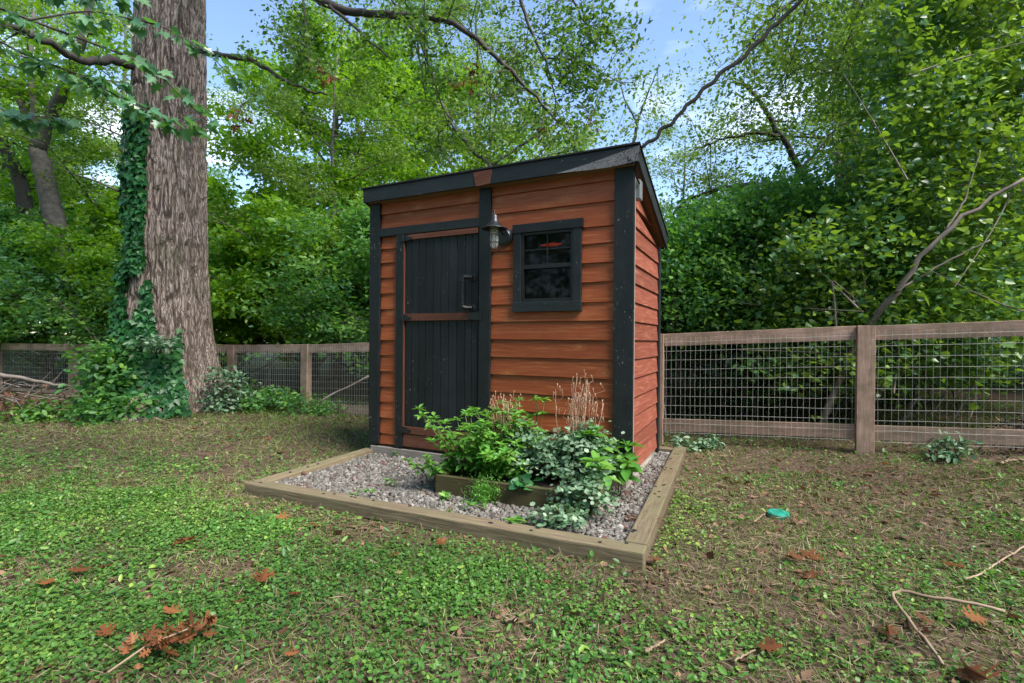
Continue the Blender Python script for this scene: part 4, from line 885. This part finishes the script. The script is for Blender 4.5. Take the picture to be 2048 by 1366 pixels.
bare_tree('branching_tree', [(B((975, 400, 11), (985, 330, 11), (940, 300, 11), (905, 250, 11), (880, 200, 11)), .07, .02, 14), (B((985, 330, 11), (1030, 300, 11), (1090, 260, 11), (1150, 235, 11)), .04, .012, 12), (B((975, 360, 11), (985, 260, 11), (1000, 180, 11), (1010, 120, 11)), .03, .01, 10)], 'bark2', 'many stemmed tree spreading just above the shed roof', lm='lf_airy', shape='rhomb', per=26, size=(.08, .13))

bare_tree('overhanging_branch', [(B((1980, -260, 7.5), (1780, -110, 7.4), (1620, -20, 7.3), (1560, 20, 7.2), (1520, 55, 7.2), (1490, 95, 7.2)), .035, .008, 26), (B((1620, -20, 7.3), (1600, 60, 7.4), (1580, 130, 7.5), (1560, 190, 7.5)), .018, .006, 14), (B((1780, -110, 7.4), (1720, 20, 7.6), (1680, 120, 7.8), (1660, 190, 7.9)), .02, .006, 20)], 'twig', 'leafy branches hanging into the sky from the top right', lm='lf_airy', shape='rhomb', per=20, size=(.05, .09))
# vine mass and dead branches on the right
vm = empty('vine_thicket', (6.2, 6.2, 0)); tag(vm, 'tall thicket of glossy vines hanging over the fence at the right', 'vines')
mi = Matrix.Translation(vm.location).inverted(); m = MB(); cl = []
for k in range(720):
    z = .9+7.2*random.random()**1.35; x = random.uniform(3.0, 9.0); y = random.uniform(5.2, 8.2)
    xb = 4.05-.35*math.sin(z*1.3)+.45*max(0, z-2.5)*.35+ (1.0 if z < 1.3 else 0)
    if z < 2.4: xb = 3.1
    y = 5.0+random.random()**1.6*2.6; el = (z-1.2)/y
    xb = y*(.62+.28*max(0, el-.15)+.05*math.sin(z*2.3)+.03*math.sin(z*5.1)) if el > .15 else y*.55
    x = xb+abs(random.gauss(0, 1.8))
    if z < 2.1: y = max(y, 4.8-(x-3.42)*.45+.75)
    cl.append((x, y, z))
for k in range(80):
    a = np.array(cl[k])+[-.1, -.15, 0]; d = unit(rng.normal(size=3)+[0, 0, .6]); m.tube(smoothline([a-d*.6, a+rng.normal(size=3)*.05, a+d*.7], 7), np.linspace(.010, .003, 7), 4, cap=False)
o = m.build('stem', M['bark3'], vm); o.matrix_parent_inverse = mi
clumps('foliage', cl, 105, (.16, .16, .15), (.032, .08), 'heart', M['lf_vine'], vm, mpi=mi, up=.5)
vm2 = empty('vine_hedge', (3.0, 7.2, 0)); tag(vm2, 'dark vine covered hedge between the shed and the right thicket', 'hedge')
mi = Matrix.Translation(vm2.location).inverted(); cl = []; m = MB()
for k in range(640):
    x = random.uniform(1.5, 5.6); z = 1.0+random.random()**.8*1.75+.25*math.sin(x*2.1)+.1*x; y = 6.3+random.random()*1.3+(.2 if z < 1.2 else 0); cl.append((x, y, z))
    if k < 90: m.tube([(x+random.gauss(0, .4), y+.2, 0), (x+random.gauss(0, .15), y, z*.6), (x, y, z)], [.014, .01, .004], 4, cap=False)
o = m.build('stem', M['twig'], vm2); o.matrix_parent_inverse = mi
clumps('foliage', cl, 90, (.19, .16, .12), (.032, .08), 'ivy', M['lf_under'], vm2, mpi=mi, up=.5)
e = empty('dead_tree', tuple(at(1640, 850, 5.6))); tag(e, 'leaning dead trunk with bare grey branches behind the right fence', 'tree'); m = MB(); mi = Matrix.Translation(e.location).inverted()
for P, r0, r1 in [(B((1640, 860, 5.5), (1680, 740, 5.5), (1735, 650, 5.2), (1790, 585, 4.95), (1840, 520, 4.85), (1890, 460, 4.8), (1960, 410, 4.7), (2060, 350, 4.6)), .038, .014), (B((1790, 585, 4.95), (1880, 530, 4.85), (1980, 480, 4.7)), .014, .006), (B((1735, 650, 5.4), (1712, 600, 5.2), (1668, 562, 5.1)), .012, .006), (B((1672, 655, 5.2), (1668, 600, 5.2), (1664, 562, 5.2)), .011, .009),
                  (B((1735, 650, 5.4), (1728, 560, 5.3), (1722, 520, 5.2)), .009, .004), (B((1890, 460, 4.8), (1930, 400, 4.8), (1960, 300, 4.8)), .012, .005), (B((1740, 800, 6.2), (1800, 740, 6.1), (1900, 650, 6.0)), .05, .03), (B((1640, 850, 6), (1690, 760, 6), (1700, 690, 6)), .03, .02), (B((1800, 850, 5.8), (1860, 760, 5.8), (1960, 700, 5.8)), .03, .012)]:
    limb(P, r0, r1, 20, 0, .5, m, [])
o = m.build('trunk', M['bark3'], e, smooth=True); o.matrix_parent_inverse = mi
# thin bare stems seen through the wire
for i in range(22):
    if i < 12: x = random.uniform(1.8, 6.2); y = random.uniform(5.9, 7.4)
    else: x = random.uniform(-8.5, -1.6); y = 9.3-.3*x*.3+random.uniform(.3, 1.4)
    m = MB(); a = np.array([x, y, 0.]); d = np.array([random.gauss(0, .35), random.gauss(0, .2), 1]); h = random.uniform(.9, 2.2); m.tube(smoothline([a, a+d*h*.4+[random.gauss(0, .08), 0, 0], a+d*h], 8), np.linspace(.014, .005, 8), 5)
    o = m.build('bare_stem', M['bark3']); tag(o, 'thin bare stem rising behind the %s fence wire' % ('right' if i < 12 else 'left'), 'stem', 'bare stems behind the %s fence' % ('right' if i < 12 else 'left'))
# near branch hanging in at the upper left
e = empty('hanging_branch', tuple(at(-60, 20, 3.4))); tag(e, 'near maple branch with large pale leaves hanging in at upper left', 'branch'); m = MB(); mi = Matrix.Translation(e.location).inverted(); C = []; Y = []
for P, r0 in [(B((-120, -30, 3.2), (60, 40, 3.3), (180, 85, 3.5), (300, 130, 3.6), (370, 200, 3.7), (420, 250, 3.8)), .012), (B((-100, 30, 3.2), (50, 110, 3.4), (160, 150, 3.5), (240, 165, 3.6)), .01), (B((60, 40, 3.3), (180, 20, 3.5), (320, 50, 3.6), (410, 100, 3.8), (500, 190, 4.0)), .008), (B((160, 150, 3.5), (230, 190, 3.5), (300, 225, 3.5), (380, 255, 3.5)), .006), (B((-100, 150, 3.5), (20, 230, 3.6), (120, 235, 3.7)), .008), (B((-60, -60, 3.5), (120, -20, 3.5), (260, -10, 3.7)), .01)]:
    Q = smoothline(P, 30); m.tube(Q, np.linspace(r0, .0025, 30), 5)
    for i in range(3, 30):
        for w in range(2):
            d = unit(rng.normal(size=3)*[1, .8, .3]+[.5, 0, -.5]); s = Q[i]+d*.06; m.tube([Q[i], s], .0012, 3, cap=False); C.append(s); Y.append(d+[.3, 0, -.35])
o = m.build('twig', M['twig'], e); o.matrix_parent_inverse = mi; C = np.array(C)
o = leaves('foliage', C, np.array(Y), rng.normal(size=C.shape)*.5+[0, -.3, .9], rng.uniform(.06, .105, len(C)), 'maple', rng.random(len(C)), M['lf_near'], e); o.matrix_parent_inverse = mi

# far wood: one mass beyond the single trees, all round the yard
cl = []
for k in range(5200):
    a = random.uniform(-math.pi, math.pi); ahead = abs(a) < 1.1
    r = random.uniform(24, 34) if ahead else random.uniform(13, 22)
    hmax = (4.5+2.2*vnoise(a*9, 0.5, 41)*2) if ahead else 9+5*vnoise(a*5, .5, 42)
    if -.0 < a < .55: hmax *= .62
    cl.append((r*math.sin(a), r*math.cos(a)+1, random.random()**.8*hmax))
o = clumps('far_wood', cl, 13, (.7, .7, .5), (.30, .6), 'rhomb', M['lf_under'], None); tag(o, 'mass of green woodland beyond the yard', 'wood', kind='stuff')

# ------------------------------------------------------------------ ground cover
def scatter(n, x0, x1, y0, y1): return rng.uniform([x0, y0], [x1, y1], (n, 2))
def cone(P, m=1.8): return (np.abs(P[:, 0]) < P[:, 1]*1.12+m) & ~in_border(P[:, 0], P[:, 1], -.02) & ((P[:, 0]-TC[0])**2+(P[:, 1]-TC[1])**2 > .8)
def green(x, y):
    left = 1-sm((x+.6)/1.8); nearf = 1-sm((y-3.2-.22*np.abs(x))/1.5)
    base = .20+.95*left*nearf+.20*(1-left)*(1-sm((y-2.0)/1.2))
    dx, dy = x-FLc[0], y-FLc[1]; a = dx*ux[0]+dy*ux[1]; b = -(dx*uy[0]+dy*uy[1]); strip = (1-sm((b-.12)/.30))*(b > 0)*(a > -.3)
    return base*(1-.75*strip)*(3.3*fbm(x*2.0, y*2.0, 61, 4)**2.3)
allP = []
for (n, x0, x1, y0, y1, s0, s1) in [(390000, -7, 6, 1.1, 4.2, .008, .020), (150000, -10, 7, 4.2, 9.5, .012, .026)]:
    P = scatter(n, x0, x1, y0, y1); g = green(P[:, 0], P[:, 1]); k = cone(P) & (rng.random(n) < np.clip(g*1.25-.12, 0, 1)); P = P[k]
    allP.append(np.concatenate([P, rng.uniform(s0, s1, (len(P), 1))], 1))
A = np.concatenate(allP); n = len(A); z = gz(A[:, 0], A[:, 1])+rng.uniform(.004, .034, n)
tone = np.clip(-.05+.75*fbm(A[:, 0]*1.1+5, A[:, 1]*1.1, 71, 3)+.28*np.exp(-((A[:, 1]-3.3)/1.0)**2)+rng.normal(size=n)*.2, 0, 1)  # paler band across mid lawn: brighter light there put into the leaf colour
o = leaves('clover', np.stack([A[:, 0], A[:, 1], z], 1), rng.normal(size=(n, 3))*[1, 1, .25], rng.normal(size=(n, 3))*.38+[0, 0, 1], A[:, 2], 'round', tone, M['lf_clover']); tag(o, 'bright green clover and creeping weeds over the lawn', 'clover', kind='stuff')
P = np.concatenate([scatter(16000, -6, 5, 1.4, 4.2), scatter(14000, -10, 7, 4.2, 9.5)]); k = cone(P) & (rng.random(len(P)) < .12+.8*(fbm(P[:, 0]*2.6+3, P[:, 1]*2.6, 77, 3) > .56)*(.35+.65*green(P[:, 0], P[:, 1]))); P = P[k]; n = len(P)
o = leaves('weeds', np.stack([P[:, 0], P[:, 1], gz(P[:, 0], P[:, 1])+rng.uniform(.005, .04, n)], 1), rng.normal(size=(n, 3))*[1, 1, .3]+[0, 0, .35], rng.normal(size=(n, 3))*.6+[0, 0, 1], rng.uniform(.02, .05, n), 'oval', np.clip(rng.normal(.35, .25, n), 0, 1), M['lf_clover'], width=rng.uniform(.6, 1.1, n)); tag(o, 'small pointed weeds scattered through the lawn', 'weeds', kind='stuff')
def blades(name, n, mat, hw, wd, gfun, label, cat, up, shape='blade', zoff=0.0):
    P = np.concatenate([scatter(int(n*.75), -7, 6, 1.1, 4.2), scatter(int(n*.38), -10, 7, 4.2, 9.8)]); k = cone(P) & (rng.random(len(P)) < gfun(P[:, 0], P[:, 1])); P = P[k]; n = len(P)
    far = 1+.5*sm((P[:, 1]-3)/5); Y = rng.normal(size=(n, 3))*[1, 1, .2]*.8+[0, 0, up]
    o = leaves(name, np.stack([P[:, 0], P[:, 1], gz(P[:, 0], P[:, 1])+zoff+(rng.uniform(0, .02, n) if up < .2 else 0)], 1), Y, rng.normal(size=(n, 3))+[0, 0, .2 if up > .2 else 3], rng.uniform(hw[0], hw[1], n)*far, shape, np.clip(.3+.5*fbm(P[:, 0], P[:, 1], 81, 3)+rng.normal(size=n)*.2, 0, 1), mat, width=wd/np.mean(hw)*far)
    tag(o, label, cat, kind='stuff')
blades('grass', 330000, M['lf_grass'], (.02, .06), .0028, lambda x, y: np.clip(.25+.9*fbm(x*1.6+9, y*1.6, 91, 3)-.15*sm((x-1)/2), 0, 1)*.8, 'thin short grass blades among the weeds', 'grass', .9)
blades('dry_grass', 110000, M['lf_straw'], (.02, .07), .0026, lambda x, y: np.clip(1.1-green(x, y)*.8, .1, 1), 'dry straw coloured grass clippings on the soil', 'grass', .02, 'straw', .006)
P = np.concatenate([scatter(16000, -6, 5, 1.4, 4.2), scatter(12000, -10, 7, 4.2, 9.8)]); k = cone(P) & (rng.random(len(P)) < np.clip(.9-green(P[:, 0], P[:, 1])*.75+.3*sm((P[:, 0]-1)/2), .04, 1)); P = P[k]; n = len(P)
o = leaves('leaf_litter', np.stack([P[:, 0], P[:, 1], gz(P[:, 0], P[:, 1])+rng.uniform(.003, .015, n)], 1), rng.normal(size=(n, 3))*[1, 1, .25], rng.normal(size=(n, 3))*.45+[0, 0, 1], rng.gamma(3, .008, n)+.008, 'rhomb', rng.random(n), M['lf_litter']); tag(o, 'small bits of brown leaf litter on the soil', 'litter', kind='stuff')

# single fallen oak leaves
protoL = {}
for j in range(4):
    T, F = TEMPL['oak']; o = leaves('oak_leaf', np.zeros((1, 3)), np.array([[0, 1, .0]]), np.array([[.1*j-.2, 0, 1]]), 1.0, 'oak', [random.random()], M['lf_brown'], width=[1.25]); protoL[j] = o
def fallen(px, py, s, lab, grp, j):
    g = ground_at(px, py, .03); src = protoL[j % 4]; o = src if 'label' not in src else src.copy()
    if o is not src: col.objects.link(o)
    zg = float(gz(g[0], g[1]))+.028
    o.location = (g[0], g[1], zg); o.rotation_euler = (random.uniform(-.25, .35), random.uniform(-.3, .3), random.uniform(0, 6.28)); o.scale = (s, s, s*1.2); tag(o, lab, 'leaf', grp)
LL = [(360, 1085, .13), (375, 1078, .09), (185, 1140, .10), (225, 1130, .07), (110, 1160, .09), (520, 1168, .12), (605, 1185, .08), (488, 1195, .05), (365, 1225, .09), (225, 1270, .08), (5, 1215, .09), (15, 1115, .10), (565, 1310, .06)]
for i, (x, y, s) in enumerate(LL): fallen(x, y, s, 'brown oak leaf lying in the green clover at lower left', 'fallen leaves in the clover', i)
RR = [(1595, 1105, .13), (1610, 1120, .10), (1630, 1140, .14), (1565, 1112, .08), (1878, 1125, .11), (1775, 1250, .10), (1870, 1250, .08), (1975, 1245, .11), (1510, 1290, .10), (1325, 1125, .07), (1640, 965, .07), (1760, 955, .08)]
for i, (x, y, s) in enumerate(RR): fallen(x, y, s, 'brown oak leaf lying on the patchy soil right of the timber border', 'fallen leaves on the right', i+1)
for i, (x, y, s) in enumerate([(610, 855, .09), (690, 860, .1), (540, 880, .08), (450, 875, .1), (380, 860, .12), (565, 905, .09), (585, 1035, .1), (625, 1045, .08), (800, 1105, .07), (1080, 1165, .06), (890, 1090, .08)]):
    fallen(x, y, s, 'brown leaf on the thin grass between the big trunk and the timber border', 'fallen leaves by the border', i+2)
fallen(1925, 1330, .17, 'large curled grey brown oak leaf at the end of the forked stick', None, 3)
# twig with a fan of brown oak leaves
g = ground_at(328, 1300, .03); ga = ground_at(258, 1328, .03); gb = ground_at(405, 1262, .03); e = empty('oak_twig', (g[0], g[1], .01), math.atan2(gb[1]-ga[1], gb[0]-ga[0])); tag(e, 'broken oak twig with a fan of orange brown leaves in the clover', 'twig')
m = MB(); m.tube([(-.17, 0, .03), (-.05, 0.01, .06), (.08, .0, .06), (.15, .0, .05)], [.004, .0035, .003, .002], 6); m.build('twig', M['stick'], e, smooth=True)
C = []; Y = []
for k in range(42):
    t = random.random(); C.append((-.13+.28*t, random.gauss(0, .028), random.uniform(.03, .08))); a = random.choice((-1, 1))*random.uniform(.2, 1.6)+(3.14 if random.random() < .3 else 0); Y.append((math.cos(a), math.sin(a), random.uniform(-.2, .5)))
leaves('foliage', np.array(C), np.array(Y), rng.normal(size=(42, 3))*.8+[0, -.5, 1], rng.uniform(.045, .08, 42), 'oak', rng.random(42), M['lf_brown'], e, width=np.full(42, .95))
# sticks
def stick(pix, r0, r1, label, z=.02, extra=(), name='stick', mat='stick', group=None):
    P = [];
    for q in pix:
        g = ground_at(q[0], q[1], z if len(q) < 3 else q[2]); P.append((g[0], g[1], (float(gz(g[0], g[1]))+.034) if len(q) < 3 else q[2]))
    Q = smoothline(P, 22); Q[1:-1] += rng.normal(size=(20, 3))*r0*.35; m = MB(); m.tube(Q, np.linspace(r0, r1, 22), 7)
    for k in range(3):
        p = Q[random.randint(3, 18)]; m.tube([p, p+rng.normal(size=3)*[.03, .03, .005]+[0, 0, .006]], [r1, r1*.5], 4)
    o = m.build(name, M[mat], smooth=True); tag(o, label, 'stick', group); return o
stick([(2010, 1228), (1960, 1215), (1900, 1205), (1850, 1195), (1800, 1180), (1785, 1182), (1782, 1198), (1800, 1215), (1812, 1240), (1840, 1265), (1862, 1300), (1885, 1330)], .0075, .006, 'forked pale stick bent in a V at the lower right', z=.03)
stick([(2048, 1108), (2000, 1130), (1960, 1155), (1930, 1168)], .005, .004, 'thin straight pale stick near the right edge above the forked one')
stick([(2048, 968), (2020, 966), (2000, 970)], .012, .01, 'mossy stick beside the dark mound at the right edge')
stick([(1290, 1305), (1310, 1292), (1330, 1282)], .006, .004, 'short brown stick in the weeds at bottom centre')
stick([(1468, 1325), (1490, 1312), (1510, 1303)], .004, .003, 'short thin stick in the weeds at bottom right of centre')
stick([(1508, 1052), (1520, 1042), (1530, 1036)], .005, .003, 'small curved twig below the green cover')
stick([(1940, 992), (1990, 992), (2030, 996)], .003, .002, 'thin twig on the bare soil near the right edge')
stick([(300, 842), (330, 848), (380, 862)], .006, .003, 'thin twig on the bare soil in front of the big trunk')
stick([(130, 935), (170, 938), (215, 945)], .005, .003, 'curved thin twig in the grass at the left')
stick([(1010, 1250), (1040, 1238), (1060, 1228)], .006, .004, 'dark twig in the clover below the timber border')
# long fallen branch and brush pile, left
Q = B((-40, 745, 6.6), (20, 752, 6.7), (70, 762, 6.8), (110, 769, 6.9), (175, 774, 7.0)); m = MB(); Q = smoothline(Q, 20); Q[1:-1] += rng.normal(size=(18, 3))*.006; m.tube(Q, np.linspace(.032, .014, 20), 8)
o = m.build('fallen_branch', M['bark3'], smooth=True); tag(o, 'long bare branch lying on the brush pile before the left fence', 'branch')
e = empty('brush_pile', (-7.4, 7.3, 0)); tag(e, 'tangled pile of bare twigs and dead leaves at the left edge', 'brush pile'); m = MB()
for k in range(46):
    a = rng.normal(size=3)*[.6, .3, .0]+[0, 0, random.uniform(.05, .42)]; d = unit(np.array([random.gauss(0, 1), random.gauss(0, .5), random.gauss(0, .22)])); L = random.uniform(.4, 1.0)
    b = a+d*L; b[2] = max(b[2], .03); m = MB(); m.tube(smoothline([a, (a+b)/2+rng.normal(size=3)*.08, b], 7), np.linspace(.010, .004, 7), 5, cap=False)
    m.build('twig', M['bark3'], e, smooth=True)
n = 380; C = rng.normal(size=(n, 3))*[.6, .3, .10]+[0, 0, .14]; C[:, 2] = np.abs(C[:, 2])
leaves('dead_leaves', C, rng.normal(size=C.shape), rng.normal(size=C.shape)+[0, 0, .6], rng.uniform(.07, .14, n), 'oak', rng.random(n), M['lf_litter'], e)
m = MB(); Q = smoothline(B((640, 803, 7.0), (670, 785, 7.1), (700, 773, 7.1), (738, 752, 7.1)), 14); m.tube(Q, np.linspace(.012, .018, 14), 7); o = m.build('leaning_branch', M['bark3'], smooth=True); tag(o, 'bare branch leaning on the wire fence left of the shed', 'branch')
# green valve cover
g = ground_at(1556, 1028, .035); zc = float(gz(g[0], g[1])); m = MB(); m.lathe([(.001, .036), (.05, .038), (.058, .038), (.060, .034), (.066, .033), (.068, .028), (.068, -.02)], (g[0], g[1], zc-.010), (0, 0, 1), 32)
for k in range(5): m.box((g[0], g[1]+(-.036+.018*k), zc+.0285), (.08, .004, .004))
o = m.build('valve_cover', M['cover'], smooth=False); tag(o, 'round green plastic ground cover on the soil', 'valve cover')
# dark mound crumbs
n = 2200; P = rng.normal(size=(n, 2))*[.5, .33]+[5.35, 4.75]
o = leaves('mulch_heap', np.stack([P[:, 0], P[:, 1], gz(P[:, 0], P[:, 1])+.01], 1), rng.normal(size=(n, 3)), rng.normal(size=(n, 3))+[0, 0, .5], rng.uniform(.02, .05, n), 'rhomb', rng.random(n), M['mulch']); tag(o, 'dark heap of mulch against the fence at the right edge', 'mulch', kind='stuff')
bt = MB(); gg = ground_at(1268, 1040, .06)
for k in range(30): a = np.array([gg[0], gg[1], .07])+rng.normal(size=3)*[.03, .02, .008]; bt.tube([a, a+np.array([random.uniform(.05, .18), random.uniform(-.1, .03), random.uniform(-.02, .03)])], [.004, .001], 4)
o = bt.build('dry_root_clump', M['lf_litter']); tag(o, 'dark tuft of dry roots on the gravel beside the right timber', 'roots')
